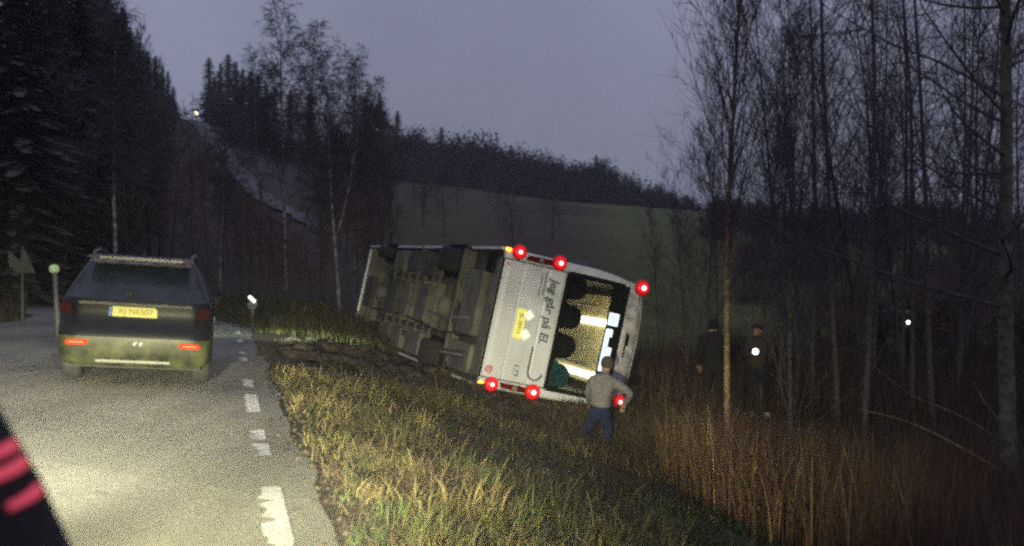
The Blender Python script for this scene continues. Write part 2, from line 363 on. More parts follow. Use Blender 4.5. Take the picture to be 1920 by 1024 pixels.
n_.links.new(tc_.outputs['Object'], nw_.inputs['Vector']); n_.links.new(tc_.outputs['Object'], av_.inputs[0]); n_.links.new(nw_.outputs['Color'], av_.inputs[1]); n_.links.new(av_.outputs[0], vo_.inputs['Vector']); n_.links.new(vo_.outputs['Distance'], mr2.inputs[0])
mm_ = n_.nodes.new('ShaderNodeMath'); mm_.operation = 'MULTIPLY'; n_.links.new(mr_.outputs[0], mm_.inputs[0]); n_.links.new(mr2.outputs[0], mm_.inputs[1])
vs_ = n_.nodes.new('ShaderNodeVectorMath'); vs_.operation = 'SCALE'; n_.links.new(src, vs_.inputs[0]); n_.links.new(mm_.outputs[0], vs_.inputs['Scale']); n_.links.new(vs_.outputs[0], b_.inputs['Base Color'])
# worn dashes of the edge line, one part each
def dash(t0, t1, wdt, s0, wear, seed):
    wear *= .6
    r = np.random.default_rng(seed); n = max(4, int((t1-t0)/.05)); vs = []; fs = []
    for k in range(n+1):
        t = t0 + (t1-t0)*k/n
        a = s0 - wdt/2 + wear*wdt*max(0, r.normal(.15, .3)); b = s0 + wdt/2 - .12*wear*wdt*max(0, r.normal(.2, .4))
        for sv in (a, (a+b)/2, b):
            x, y = xy(sv, t); vs.append((x, y, roadz(sv, t)+.006))
    for k in range(n):
        for j in range(2): q = k*3+j; fs.append((q, q+1, q+4, q+3))
    me = bpy.data.meshes.new('edge_line_dash'); me.from_pydata(vs, [], fs); me.update()
    return link('edge_line_dash', me, M['paint'], road)
def dist_t(d): return (d-P0[1])/math.cos(TH) + 0.0
LS = -0.30
dl = [(5.0, 6.75, .15, 1.2), (7.95, 8.55, .14, 1.6), (8.75, 9.3, .13, 1.8), (10.35, 11.75, .14, .5), (12.6, 13.6, .13, .8), (16.2, 16.8, .13, 1.2), (17.8, 18.3, .12, 1.2), (20.5, 21.5, .12, 1), (23.5, 24.5, .12, 1)]
for k, (a, b, wd, we) in enumerate(dl): dash(dist_t(a)-.1, dist_t(b)-.1, wd, LS, we, 30+k)

# pale track climbing the hill
pa = [(-13.5, 78), (-17, 88), (-22.5, 103), (-31, 125), (-42, 155), (-52, 182), (-60, 203)]
pa = np.array(pa, float); vs = []; fs = []
n = 70
for k in range(n+1):
    q = k/n*(len(pa)-1); i = min(int(q), len(pa)-2); f = q-i; p = pa[i]*(1-f)+pa[i+1]*f; d = pa[i+1]-pa[i]; nn = np.array([d[1], -d[0]])/np.hypot(*d)
    wv = .85 + .6*vnoise(k*.4, 1, 1, 3) + k/n*.8
    for q2 in (-1, -.33, .33, 1):
        c = p + nn*wv*q2; vs.append((c[0], c[1], float(zt(c[0], c[1]))+.25))
for k in range(n):
    for j in range(3): q = k*4+j; fs.append((q, q+1, q+5, q+4))
me = bpy.data.meshes.new('path'); me.from_pydata(vs, [], fs); me.update(); pth = link('path', me, M['stone'], smooth=True); tag(pth, kind='structure')

# ------------------------------------------------------------------ trees
def seg_tubes(P0s, P1s, r0, r1, n=3):
    P0s = np.array(P0s); P1s = np.array(P1s); r0 = np.array(r0)[:, None]; r1 = np.array(r1)[:, None]
    d = P1s-P0s; d /= np.linalg.norm(d, axis=1, keepdims=True)+1e-9
    u = np.where(np.abs(d[:, 2:3]) < .9, np.array([[0, 0, 1.]]), np.array([[1., 0, 0]])); a = np.cross(d, u); a /= np.linalg.norm(a, axis=1, keepdims=True)+1e-9; b = np.cross(d, a)
    V = []
    for pp, rr in ((P0s, r0), (P1s, r1)):
        for k in range(n): q = 2*PI*k/n; V.append(pp + (a*math.cos(q)+b*math.sin(q))*rr)
    N = len(P0s); V = np.stack(V, 1).reshape(-1, 3); base = (np.arange(N)*2*n)[:, None]
    F = np.concatenate([base + np.array([[k, (k+1) % n, n+(k+1) % n, n+k]]) for k in range(n)])
    return V, F
class Tree:
    def __init__(s, seed): s.r = np.random.default_rng(seed); s.a = []; s.b = []; s.ra = []; s.rb = []
    def limb(s, p, d, L, r, nseg, curve, wob):
        pts = [np.array(p, float)]; d = np.array(d, float); d /= np.linalg.norm(d)
        for k in range(nseg):
            d = d + np.array([0, 0, curve/nseg]) + s.r.normal(0, wob, 3); d /= np.linalg.norm(d)
            q = pts[-1] + d*L/nseg; r0 = r*(1-k/nseg*.8); r1 = r*(1-(k+1)/nseg*.8)
            s.a.append(pts[-1]); s.b.append(q); s.ra.append(r0); s.rb.append(r1); pts.append(q)
        return pts
    def at(s, pts, f):
        q = f*(len(pts)-1); i = min(int(q), len(pts)-2); t = q-i
        return pts[i]*(1-t)+pts[i+1]*t, pts[i+1]-pts[i]
def side(r, d, ang):
    """a direction at angle ang from d, random turn"""
    d = d/np.linalg.norm(d); v = r.normal(0, 1, 3); v -= d*np.dot(v, d); v /= np.linalg.norm(v)+1e-9
    return d*math.cos(ang)+v*math.sin(ang)
def bare_tree(seed, h, r0, n1=30, t0=.3, ang=.6, l1=.33, c1=.6, c2=.2, n2=6, n3=5, lean=0., tr=.005, fork=False, wob=.05, taper=.25):
    T = Tree(seed); r = T.r
    pts = [np.zeros(3)]; d = np.array([lean, 0, 1.]); N = 12
    for k in range(N):
        d = d + np.array([-lean*.12, 0, 0]) + np.append(r.normal(0, wob, 2), 0); d /= np.linalg.norm(d); pts.append(pts[-1]+d*h/N)
    rad = [r0*(1-(k/N)*(1-taper*.35)) for k in range(N+1)]; rad[0] *= 1.12
    trunks = [(pts, rad)]
    if fork:
        b = pts[4]; q = [b.copy()]; dd = np.array([.35, .1, 1.])
        for k in range(8):
            dd = dd*np.array([.85, .85, 1]) + np.append(r.normal(0, wob*.7, 2), 0); dd /= np.linalg.norm(dd); q.append(q[-1]+dd*h*.6/8)
        trunks.append((q, [r0*.6*(1-k/8*.85) for k in range(9)]))
    for pts_, _ in trunks:
        for k in range(n1 if pts_ is pts else n1//2):
            f = t0 + (1-t0)*(k+r.random())/n1 if pts_ is pts else .2+.8*(k+r.random())/(n1//2)
            f = min(f, .995); p, dd = T.at(pts_, f); L = h*l1*(1-.65*f)*(.6+.7*r.random())
            br = T.limb(p, side(r, dd, ang*(.75+.5*r.random())), L, max(.006, r0*.32*(1-f*.6)), 5, c1, .09)
            for _ in range(n2):
                g = .2+.8*r.random(); p2, d2 = T.at(br, g); L2 = L*(.55-.3*g)*(.6+.8*r.random())
                b2 = T.limb(p2, side(r, d2, .5+.4*r.random()), L2, max(tr*1.1, r0*.08), 3, c2, .13)
                for _ in range(n3):
                    g = .15+.85*r.random(); p3, d3 = T.at(b2, g)
                    T.limb(p3, side(r, d3, .5+.4*r.random()), L2*.55*(.5+r.random()), tr, 2, c2, .15)
    mb = MB()
    for q, rr in trunks: mb.tube([tuple(a) for a in q], list(rr), 8)
    me = bpy.data.meshes.new('trunk'); me.from_pydata(mb.v, [], mb.f); me.update(); me.shade_smooth()
    Vc, Fc = seg_tubes(T.a, T.b, T.ra, T.rb); mc = npmesh('crown', Vc, Fc)
    return me, mc
def spruce(seed, h, wd, sag=.25):
    r = np.random.default_rng(seed); V = []; F = []
    n = int(h*38)
    for k in range(n):
        f = (k+r.random())/n; z = h*(.06+.93*f); L = wd*(1-f)**.7*(.45+.75*r.random())*(1+.25*math.sin(f*9+seed))+.3; a = r.random()*2*PI
        d = np.array([math.cos(a), math.sin(a), 0]); s = np.array([-d[1], d[0], 0])
        for j in range(5):
            q0 = L*j/5; q1 = L*(j+1.3)/5; wv = (.42-.05*j)*(L*.35+.15); dz0 = -sag*q0+.05*q0*q0/max(L, .1); dz1 = -sag*q1+.05*q1*q1/max(L, .1)-.12*r.random()
            p0 = np.array([0, 0, z+dz0])+d*q0; p1 = np.array([0, 0, z+dz1])+d*q1+s*r.normal(0, .12)
            o = len(V); V += [p0-s*wv+[0, 0, -.2*r.random()], p0+s*wv+[0, 0, -.2*r.random()], p1+s*wv*.5, p1-s*wv*.5]; F.append((o, o+1, o+2, o+3))
    mb = MB().tube([(0, 0, 0), (0, 0, h*.5), (0, 0, h*.97)], [h*.014+.04, h*.009+.02, .015], 8)
    me = bpy.data.meshes.new('trunk'); me.from_pydata(mb.v, [], mb.f); me.update()
    return me, npmesh('crown', np.array(V), np.array(F))
def round_tree(seed, h, wd, lf=1.0):
    """dense crown of fine twigs and clinging leaves"""
    r = np.random.default_rng(seed); V = []; F = []
    T = Tree(seed); top = np.array([0, 0, h*.16])
    for k in range(34):
        a = r.random()*2*PI; el = -.1+1.5*r.random(); d = np.array([math.cos(a)*math.cos(el), math.sin(a)*math.cos(el), math.sin(el)])
        L = (wd*.5*abs(math.cos(el))+h*.62*abs(math.sin(el)))*(.8+.3*r.random()); br = T.limb(top*(.6+.5*r.random()), d, L, h*.008, 4, .25, .08)
        for _ in range(16):
            p, dd = T.at(br, .3+.7*r.random()); b2 = T.limb(p, side(r, dd, .7), L*.22*(.5+r.random()), .02, 2, .2, .15)
    Vc, Fc = seg_tubes(T.a, T.b, T.ra, T.rb)
    ends = np.array(T.b); c = ends[r.integers(0, len(ends), 9000)] + r.normal(0, wd*.035+.12, (9000, 3)); sz = (.014+.03*r.random((9000, 1)))*lf; o1 = r.normal(0, 1, (9000, 3))*sz; o2 = r.normal(0, 1, (9000, 3))*sz
    Vl = np.stack([c-o1, c+o2, c+o1, c-o2], 1).reshape(-1, 3); Fl = np.arange(9000*4).reshape(-1, 4)+len(Vc)
    mb = MB().tube([(0, 0, 0), (0, 0, h*.3), (.1, 0, h*.6)], [h*.022, h*.016, .03], 8)
    me = bpy.data.meshes.new('trunk'); me.from_pydata(mb.v, [], mb.f); me.update()
    return me, npmesh('crown', np.concatenate([Vc, Vl]), np.concatenate([Fc, Fl]))
_mm = {}
def put_tree(name, meshes, mt, mc, x, y, label, group=None, sc=1.0, rz=None, z=None, sz=None):
    """a tree thing with its trunk and crown parts; alike trees share mesh data"""
    key = (id(meshes[0]), mt.name)
    if not meshes[0].materials: meshes[0].materials.append(mt)
    if not meshes[1].materials: meshes[1].materials.append(mc)
    o = empty(name, label, 'tree', (x, y, (float(zt(x, y)) if z is None else z)-.12), random.random()*6.28 if rz is None else rz, group)
    o.scale = (sc, sc, sc if sz is None else sz)
    link('trunk', meshes[0], None, o); link('crown', meshes[1], None, o)
    return o

# right: trees standing beside and behind the wreck, one by one
def tx(px, d): return (px-960)/2000*d
near = bare_tree(11, 9.5, .052, n1=60, t0=.30, ang=.30, l1=.27, c1=.6, c2=.5, n2=8, n3=5, lean=-.02, tr=.004, wob=.012)
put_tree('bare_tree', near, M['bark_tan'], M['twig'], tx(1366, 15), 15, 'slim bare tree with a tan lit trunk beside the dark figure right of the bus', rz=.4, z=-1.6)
big = bare_tree(12, 13.5, .120, n1=44, t0=.20, ang=1.25, l1=.24, c1=.25, c2=-.25, n2=8, n3=5, lean=-.03, tr=.0035, wob=.012)
put_tree('bare_tree', big, M['bark_grey'], M['twig'], tx(1893, 14), 14, 'thickest mossy grey trunk near the right edge of the wood', rz=.9, z=-1.7)
slim = [bare_tree(20+k, 13, .052, n1=34, t0=.22, ang=.8, l1=.26, c1=.45, c2=.1, n2=5, n3=4, tr=.0032, wob=.018) for k in range(4)]
spots = [(1525, 21, 0, .95, 'slender dark trunk just right of the two figures'),
         (1572, 19, 1, 1.05, 'straight dark trunk with a dense knot of twigs at the top of the picture'),
         (1618, 18, 2, 1.05, 'dark trunk with an upright forked top, second thickest in the wood'),
         (1502, 26, 3, .8, 'thin far trunk close behind the slender dark one'),
         (1690, 23, 0, 1.0, 'thin straight trunk in front of the lights of the far searchers'),
         (1712, 20, 2, 1.0, 'dark trunk between the searchers and the leaning tree'),
         (1752, 19, 3, 1.05, 'dark tree leaning to the right at its top'),
         (1640, 25, 1, .9, 'thin pale-footed trunk left of the far searchers'),
         (1800, 24, 0, .9, 'thin trunk left of the thick mossy trunk'),
         (1960, 17, 1, 1.0, 'trunk at the right border with arms reaching into the picture')]
for k, (px, d, v, sc, lab) in enumerate(spots):
    o = put_tree('bare_tree', slim[v], M['bark_dark'], M['twig'], tx(px, d), d, lab, sc=sc, rz=k*1.3)
    if 'leaning' in lab: o.rotation_euler = (0, .07, 2.0)
fine = [bare_tree(40+k, 8.5, .045, n1=34, t0=.10, ang=.42, l1=.36, c1=.5, c2=.4, n2=6, n3=5, tr=.0055, wob=.02) for k in range(4)]
for k, (px, d, sc, lab) in enumerate([(1290, 24, .62, 'low bare sapling nearest the bus, its thin rods against the sky'), (1325, 22, .80, 'bare sapling left of the tan lit trunk'), (1348, 27, .72, 'bare sapling right behind the tan lit trunk'),
        (1236, 27, .5, 'lone thin sapling right above the roof lamp of the bus'), (1425, 20, .85, 'fan-shaped young tree right of the tan lit trunk'), (1462, 23, .9, 'young bare tree between the figures and the dark wood'), (1480, 17, .8, 'crooked sapling rising from the reeds right of the figures')]):
    put_tree('sapling', fine[k % 4], M['bark_dark'], M['twig'], tx(px, d), d, lab, sc=sc, rz=k*2.1)
wood = [bare_tree(60+k, 11, .045, n1=26, t0=.15, ang=.8, l1=.30, c1=.35, c2=.0, n2=6, n3=4, tr=.0045, wob=.03) for k in range(5)]
r_ = np.random.default_rng(3)
for k in range(30):
    d = 26+30*r_.random(); px = 1470+580*r_.random()**.9
    put_tree('bare_tree', wood[k % 5], M['bark_dark'], M['twig'], tx(px, d), d, 'one of the bare grey trees crowding the wood behind the right-hand trunks', 'bare trees deep in the right-hand wood', sc=.75+.5*r_.random())
for k in range(9):
    d = 19+12*r_.random(); px = 1440+480*r_.random()
    o = put_tree('sapling', fine[k % 4], M['bark_dark'], M['twig'], tx(px, d), d, 'thin leaning sapling tangled between the trunks of the right-hand wood', 'leaning saplings in the right-hand wood', sc=.9+.5*r_.random(), rz=k*1.7); o.rotation_euler = (.0, r_.normal(0, .16), k*.9)
# shrubs where the right-hand wood meets the field
shrub = [round_tree(80+k, 4.0, 4.2) for k in range(3)]
for k in range(70):
    d = (60+60*r_.random()) if k < 30 else 28+32*r_.random(); px = (1330 if k < 30 else 1400)+650*r_.random()
    o = put_tree('shrub', shrub[k % 3], M['bark_dark'], M['twig_brown'], tx(px, d), d, 'low twiggy shrub at the foot of the right-hand wood', 'shrubs below the right-hand wood', sc=(.5+.45*r_.random())*(1 if k < 30 else .62)); o['category'] = 'shrub'

# ridge: round and pointed trees along the skyline above the field
rt = [round_tree(90+k, 9.5, 8.0+k, 3.2) for k in range(4)]; spm = [spruce(100+k, 14, 3.0) for k in range(3)]
ridge_y = [(740, 232), (770, 245), (800, 250), (830, 240), (860, 255), (890, 252), (915, 258), (945, 268), (975, 288), (1000, 278), (1025, 278), (1050, 290), (1080, 300), (1110, 295), (1140, 300), (1165, 318), (1190, 330), (1215, 335), (1240, 350), (1265, 362), (1300, 366), (1340, 372), (1385, 378), (1430, 385)]
for k, (px, top) in enumerate(ridge_y):
    for j in range(2):
        d = 198+j*9+5*r_.random(); px2 = px+r_.normal(0, 7); x = tx(px2, d); z = float(zt(x, d)); ztop = EYE+(512-top-r_.normal(0, 4))/2000*d; H = max(4, ztop-z)
        o = put_tree('round_tree', rt[(k+j) % 4], M['bark_dark'], M['bush'], x, d, 'dark round-crowned tree on the skyline above the green field', 'round trees along the skyline', sc=H/9.6)
        wv_ = (.75+.5*r_.random()); o.scale = (H/9.6*wv_, H/9.6*wv_, H/9.0*(1 if j == 0 else .82)); o.location.z -= .9
for px, top in [(712, 170), (745, 205), (828, 235), (1118, 288)]:
    d = 200; x = tx(px, d); z = float(zt(x, d)); H = EYE+(512-top)/2000*d-z
    o = put_tree('spruce', spm[k % 3], M['bark_dark'], M['needle'], x, d, 'pointed spruce standing above the round trees of the skyline', 'spruces among the skyline trees', sc=H/14); k += 1
# hill wood: spruces of the dark stand right of the track gap
for k, (px, top, d) in enumerate([(392, 105, 206), (402, 140, 204), (414, 115, 203), (428, 98, 205), (441, 112, 192), (455, 125, 188), (470, 130, 186), (484, 138, 182), (498, 150, 178), (410, 150, 208), (448, 160, 172), (476, 165, 166), (398, 160, 209), (515, 160, 165), (545, 165, 172), (580, 172, 170)]):
    x = tx(px, d); z = float(zt(x, d)); H = EYE+(512-top)/2000*d-z
    put_tree('spruce', spm[k % 3], M['bark_dark'], M['needle'], x, d, 'dark spruce in the dense stand right of the gap where the track tops the hill', 'spruces right of the track gap', sc=H/14)
# left: tall trees close by the road
tall = [spruce(110+k, 20, 3.6, .35) for k in range(3)]
for k, (px, top, d) in enumerate([(-40, -260, 52), (20, -240, 46), (70, -200, 50), (118, -160, 55), (160, -90, 60), (200, -30, 66), (232, 5, 72), (228, 30, 82), (245, 52, 90), (262, 72, 98), (277, 90, 108), (292, 100, 125), (304, 118, 145), (315, 130, 170), (325, 160, 190), (150, -120, 48), (215, 10, 56), (225, 90, 70), (-80, -300, 44), (40, -180, 40), (95, -100, 62), (255, 120, 84), (180, -40, 84)]):
    x = tx(px, d); z = float(zt(x, d)); H = EYE+(512-top)/2000*d-z
    put_tree('spruce', tall[k % 3], M['bark_dark'], M['needle'], x, d, 'tall dark spruce in the wood left of the road', 'tall spruces left of the road', sc=H/20).scale = (min(max(H/20, .45), .8),)*2+(H/20,)
lt = [bare_tree(120+k, 12, .10, n1=44, t0=.08, ang=.62, l1=.34, c1=.45, c2=.1, n2=8, n3=6, tr=.014, wob=.03) for k in range(2)]
for k, (px, top, d) in enumerate([(235, 15, 84), (250, 45, 92), (266, 75, 100), (282, 96, 112), (292, 112, 125), (185, -40, 74), (205, 20, 80), (222, 60, 88), (180, -60, 62), (120, -120, 54), (60, -160, 50), (220, 60, 66), (150, 40, 60), (215, 130, 78)]):
    x = tx(px, d); z = float(zt(x, d)); H = EYE+(512-top)/2000*d-z
    put_tree('bare_tree', lt[k % 2], M['bark_dark'], M['twig'], x, d, 'broad bare tree among the tall spruces left of the road', 'broad bare trees left of the road', sc=H/12.4).scale = (min(H/12.4, .95 if px < 234 else .62),)*2+(H/12.4,)
# brown bare wood over the whole middle slope
slope = [bare_tree(130+k, 11, .08, n1=34, t0=.15, ang=.6, l1=.30, c1=.5, c2=.3, n2=6, n3=4, tr=.012, wob=.03) for k in range(4)]
cnt = 0
for k in range(1600):
    if cnt >= 215: break
    px = -40+1130*r_.random(); d = 42+125*r_.random()**1.1; x = tx(px, d)
    # keep the track, the road and the field clear
    q = np.hypot(pa[:, 0]-x, pa[:, 1]-d).min(); u = np.interp(d, pa[:, 1], pa[:, 0])
    if d > 70 and -5.5 < x-u+ (0) < 3.5: continue
    if 48 < d < 80 and abs(px-tx(0, 1)*0-570) < 0: continue
    if x > .055*d-1 or (px > 745 and (r_.random() < .82 or d < 60)): continue
    s_, t_ = st(x, d)
    if -7 < s_ < 1: continue
    zz = float(zt(x, d)); top = np.interp(px, [0, 340, 360, 372, 400, 560, 700, 800, 1000, 1100], [40, 190, 230, 225, 170, 150, 200, 290, 320, 345]) + 25*r_.random()
    if 352 < px < 595 and d < np.interp(px, [352, 430, 500, 595], [200, 145, 105, 72]): top = max(top, np.interp(px, [352, 430, 500, 595], [225, 305, 380, 450]))
    H = min(11*(.65+.5*r_.random()), EYE+(512-top)/2000*d-zz)
    if H < 3.0: continue
    if 325 < px < 385 and top < 235: continue
    cnt += 1
    put_tree('bare_tree', slope[cnt % 4], M['bark_dark'], M['twig_brown'], x, d, 'one of the brown bare trees covering the slope behind the car and the bus', 'bare trees covering the slope', sc=max(H/11, .5)).scale = (max(H/11, .6),)*2+(H/11,)
# pale birches
bir = [bare_tree(150+k, 13, .10, n1=42, t0=.38, ang=.55, l1=.30, c1=.35, c2=-.7, n2=9, n3=7, tr=.011, wob=.018, fork=(k == 1)) for k in range(3)]
for px, d, top, v, lab in [(537, 47, 28, 0, 'tall birch with a drooping crown right of the pale hill track'), (638, 40, 95, 1, 'forked birch with a pale trunk just left of the overturned bus'), (575, 60, 55, 2, 'birch crown between the tall birch and the forked birch'),
        (665, 58, 110, 0, 'slim birch behind the forked birch, over the front of the bus'), (412, 50, 200, 2, 'faint birch trunk above the dark car'), (493, 66, 100, 1, 'small birch left of the tall birch'), (690, 72, 150, 2, 'low birch left of the lamp on the hill'),
        (218, 31, 40, 0, 'pale trunk rising behind the roof of the dark car')]:
    x = tx(px, d); z = float(zt(x, d)); H = EYE+(512-top)/2000*d-z
    o = put_tree('birch', bir[v], M['bark_birch'], M['twig'], x, d, lab, sc=H/13.2, rz=0 if v == 1 else None); o.scale = (max(.75, H/13.2*.9),)*2+(H/13.2,)

# ------------------------------------------------------------------ grass and brush (nobody could count it)
def blades(name, pos, h, wdt, lean, cols, label, seg=3, wind=(0, 0)):
    n = len(pos); r = np.random.default_rng(len(name)*13+n); a = r.random(n)*2*PI
    dx = np.cos(a); dy = np.sin(a); la = r.random(n)*2*PI; lx = np.cos(la)*lean*r.random(n)+wind[0]; ly = np.sin(la)*lean*r.random(n)+wind[1]
    V = np.zeros((n, 2*seg+1, 3)); base = np.stack([pos[:, 0], pos[:, 1], pos[:, 2]-.02], 1)
    for k in range(seg+1):
        f = k/seg; c = base + np.stack([lx*h*f*f, ly*h*f*f, h*f*(1-.35*(lx**2+ly**2)*f)], 1); ww = wdt*(1-f*.85)
        if k < seg:
            V[:, 2*k] = c - np.stack([dx, dy, dx*0], 1)*ww[:, None]; V[:, 2*k+1] = c + np.stack([dx, dy, dx*0], 1)*ww[:, None]
        else: V[:, 2*k] = c
    b = (np.arange(n)*(2*seg+1))[:, None]; F = []
    for k in range(seg):
        if k < seg-1: F += [b+np.array([[2*k, 2*k+1, 2*k+3]]), b+np.array([[2*k, 2*k+3, 2*k+2]])]
        else: F += [b+np.array([[2*k, 2*k+1, 2*k+2]])]
    C = np.repeat(np.concatenate([cols, np.ones((n, 1))], 1)[:, None, :], 2*seg+1, 1)
    me = npmesh(name, V.reshape(-1, 3), np.concatenate(F), C.reshape(-1, 4))
    return tag(link(name, me, M['reed'] if 'reed' in name else M['grass']), label, 'grass' if 'grass' in name else 'undergrowth', kind='stuff')
def scatter(n, s0, s1, t0, t1, seed, clump=.5, cf=1.3, pw=1.0):
    r = np.random.default_rng(seed); s = s0+(s1-s0)*r.random(n*2); t = t0+(t1-t0)*r.random(n*2)**pw; x, y = xy(s, t)
    kmask = (vnoise(x, y, cf, seed)+.5) > clump*r.random(n*2)*1.4; x, y, s, t = x[kmask][:n], y[kmask][:n], s[kmask][:n], t[kmask][:n]
    return np.stack([x, y, zt(x, y)], 1), s, t, r
def palette(r, n, cols, wts):
    c = np.array(cols)[r.choice(len(cols), n, p=np.array(wts)/sum(wts))]; return c*(.6+.8*r.random((n, 1)))
STRAW, GREEN, BROWN, OLIVE, RUST = (.30, .245, .105), (.07, .10, .03), (.075, .05, .032), (.12, .115, .042), (.13, .07, .046)
# verge
r = np.random.default_rng(77); pts = []; hs = []; cs_ = []; ln = []
for k in range(1350):
    s0 = .1+4.0*r.random()**1.2; t0 = -3+13.2*r.random(); n_ = int(14+26*r.random()); sd_ = .05+.10*r.random()
    ss_ = s0+r.normal(0, sd_, n_); t_ = t0+r.normal(0, sd_*1.2, n_); ok = ss_ > .03; ss_, t_ = ss_[ok], t_[ok]; n_ = len(ss_)
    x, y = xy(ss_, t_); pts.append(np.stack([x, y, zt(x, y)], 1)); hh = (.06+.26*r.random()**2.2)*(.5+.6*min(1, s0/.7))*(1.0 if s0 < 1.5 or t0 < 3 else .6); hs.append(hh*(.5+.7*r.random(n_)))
    kind = r.choice(4, p=[.32, .24, .32, .12] if s0 < 1.5 else ([.02, .18, .66, .14] if t0 > 3 else [.10, .32, .30, .28])); base = np.array([STRAW, OLIVE, BROWN, GREEN][kind])*(.5+.8*r.random())*(1.2 if s0 < 1.5 else .5); cs_.append(base*(.6+.8*r.random((n_, 1))))  # tufts farther from the asphalt darker, headlamp falloff put into their colour
p = np.concatenate(pts); nb = len(p)
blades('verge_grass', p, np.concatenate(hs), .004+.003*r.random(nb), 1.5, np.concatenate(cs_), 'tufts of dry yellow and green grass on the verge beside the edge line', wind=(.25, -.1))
p, s, t, r = scatter(9000, .08, 4.2, -3, 10.0, 1, .75, 1.5); nb = len(p); c = palette(r, nb, [STRAW, OLIVE, BROWN, GREEN], [2, 2, 4, 2])
blades('short_verge_grass', p, .05+.12*r.random(nb), .004+.003*r.random(nb), 1.6, c, 'short matted grass between the taller verge tufts', wind=(.1, .05))
p, s, t, r = scatter(16000, .1, 5.0, 19, 34, 2, .6, 1.2); nb = len(p); c = palette(r, nb, [STRAW, OLIVE, BROWN, GREEN], [1, 2, 3, 2])
blades('bank_grass', p, .2+.4*r.random(nb), .012+r.random(nb)*.006, .8, c*.75, 'brown and green grass on the bank between the road and the front of the bus')
p, s, t, r = scatter(15000, 1.8, 7.5, 8.2, 15, 3, .9, 1.0); kk = (soilmask(p[:, 0], p[:, 1]) < .5) & (p[:, 1] < 20) | (s > 3.0) & (p[:, 0] < -.5) & (r.random(len(p)) < .35)
p, s = p[kk], s[kk]; nb = len(p); c = palette(r, nb, [STRAW, OLIVE, BROWN, RUST], [1.2, 2, 4, 1.5])
blades('ditch_grass', p, .08+.25*r.random(nb), .006+r.random(nb)*.004, 1.0, c*.8, 'flattened dull grass on the slope below the tail of the bus')
p, s, t, r = scatter(46000, 3.2, 9.5, -3, 15, 4, .6, 1.1); kk = ~((s < 6.4) & (t > 13.3)); p, s, t = p[kk], s[kk], t[kk]; nb = len(p)
c = palette(r, nb, [STRAW, OLIVE, BROWN, GREEN], [1, 3, 4.5, 2]); gg = (p[:, 0] > .5) & (t < 4.5) & (s < 5.8); c[gg] = c[gg]*.4+np.array([.12, .20, .06])*.6
low = 1-.65*((s > 3.8) & (s < 7) & (t > 7))
blades('meadow_grass', p, (.07+.17*r.random(nb))*low, .006+r.random(nb)*.004, .9, c*.5, 'short dull green and brown grass in the hollow before the reeds')  # halved tone puts the dimness of the unlit hollow into the blades
# reeds
def reeds(n, x0, x1, y0, y1, h0, h1, seed, name, lab, cols, wts, wd=.0055):
    r = np.random.default_rng(seed); x = x0+(x1-x0)*r.random(n*2); y = y0+(y1-y0)*r.random(n*2)
    lim = np.interp(y, [6, 9, 12, 15, 18, 24], [4.0, 2.9, 2.2, 1.9, 2.2, 3.0]) + vnoise(x, y, .8, 5)*1.0
    k = (x > lim) & ((vnoise(x, y, 1.2, seed)+.62) > r.random(n*2)); x, y = x[k][:n], y[k][:n]; m_ = len(x)
    zz = zt(x, y); c = palette(r, m_, cols, wts)
    blades(name, np.stack([x, y, zz], 1), (h0+(h1-h0)*r.random(m_))*(1+.5*vnoise(x, y, .6, 2)), wd*(.7+.6*r.random(m_)), .35, c, lab, seg=3)
reeds(24000, 1.4, 9.5, 7.5, 16.5, .6, 1.35, 6, 'reed_undergrowth', 'tall dead brown reeds filling the hollow at the lower right', [BROWN, RUST, STRAW, OLIVE], [5, 6, .7, 1])
reeds(20000, 2.4, 16, 16.5, 30, .5, 1.25, 7, 'rough_undergrowth', 'rust-brown dead weeds around the figures beyond the bus', [BROWN, RUST, OLIVE], [5, 4, 1.0], .008)
# thin brown scrub before the bus, lit by its lamps
p, s, t, r = scatter(9000, 4.6, 7.4, 10.5, 14.6, 5, .8, 1.5); nb = len(p); c = palette(r, nb, [BROWN, RUST, STRAW], [4, 4, 1.2])
blades('tangled_undergrowth', p, .05+.12*r.random(nb), .007+r.random(nb)*.004, .8, c, 'tangled brown stems under the tail lamps of the bus')
r = np.random.default_rng(51); nb = 3600; x = tx(805, 15.6)+r.normal(0, .45, nb); y = 15.6+r.normal(0, .5, nb)
blades('mound_grass', np.stack([x, y, zt(x, y)], 1), .15+.3*r.random(nb), .006+r.random(nb)*.004, 1.0, palette(r, nb, [STRAW, OLIVE, BROWN, GREEN], [1.4, 4, 3, 1]), 'shaggy olive tussock in front of the lower tail lamps of the bus')
# left verge
p, s, t, r = scatter(14000, -11, -5.1, 4, 40, 8, .6, 1.0); nb = len(p); c = palette(r, nb, [BROWN, OLIVE, RUST], [4, 1, 2])
blades('left_verge_grass', p, .2+.45*r.random(nb), .01+r.random(nb)*.006, .8, c*.6, 'dark dead grass on the far left side of the road')
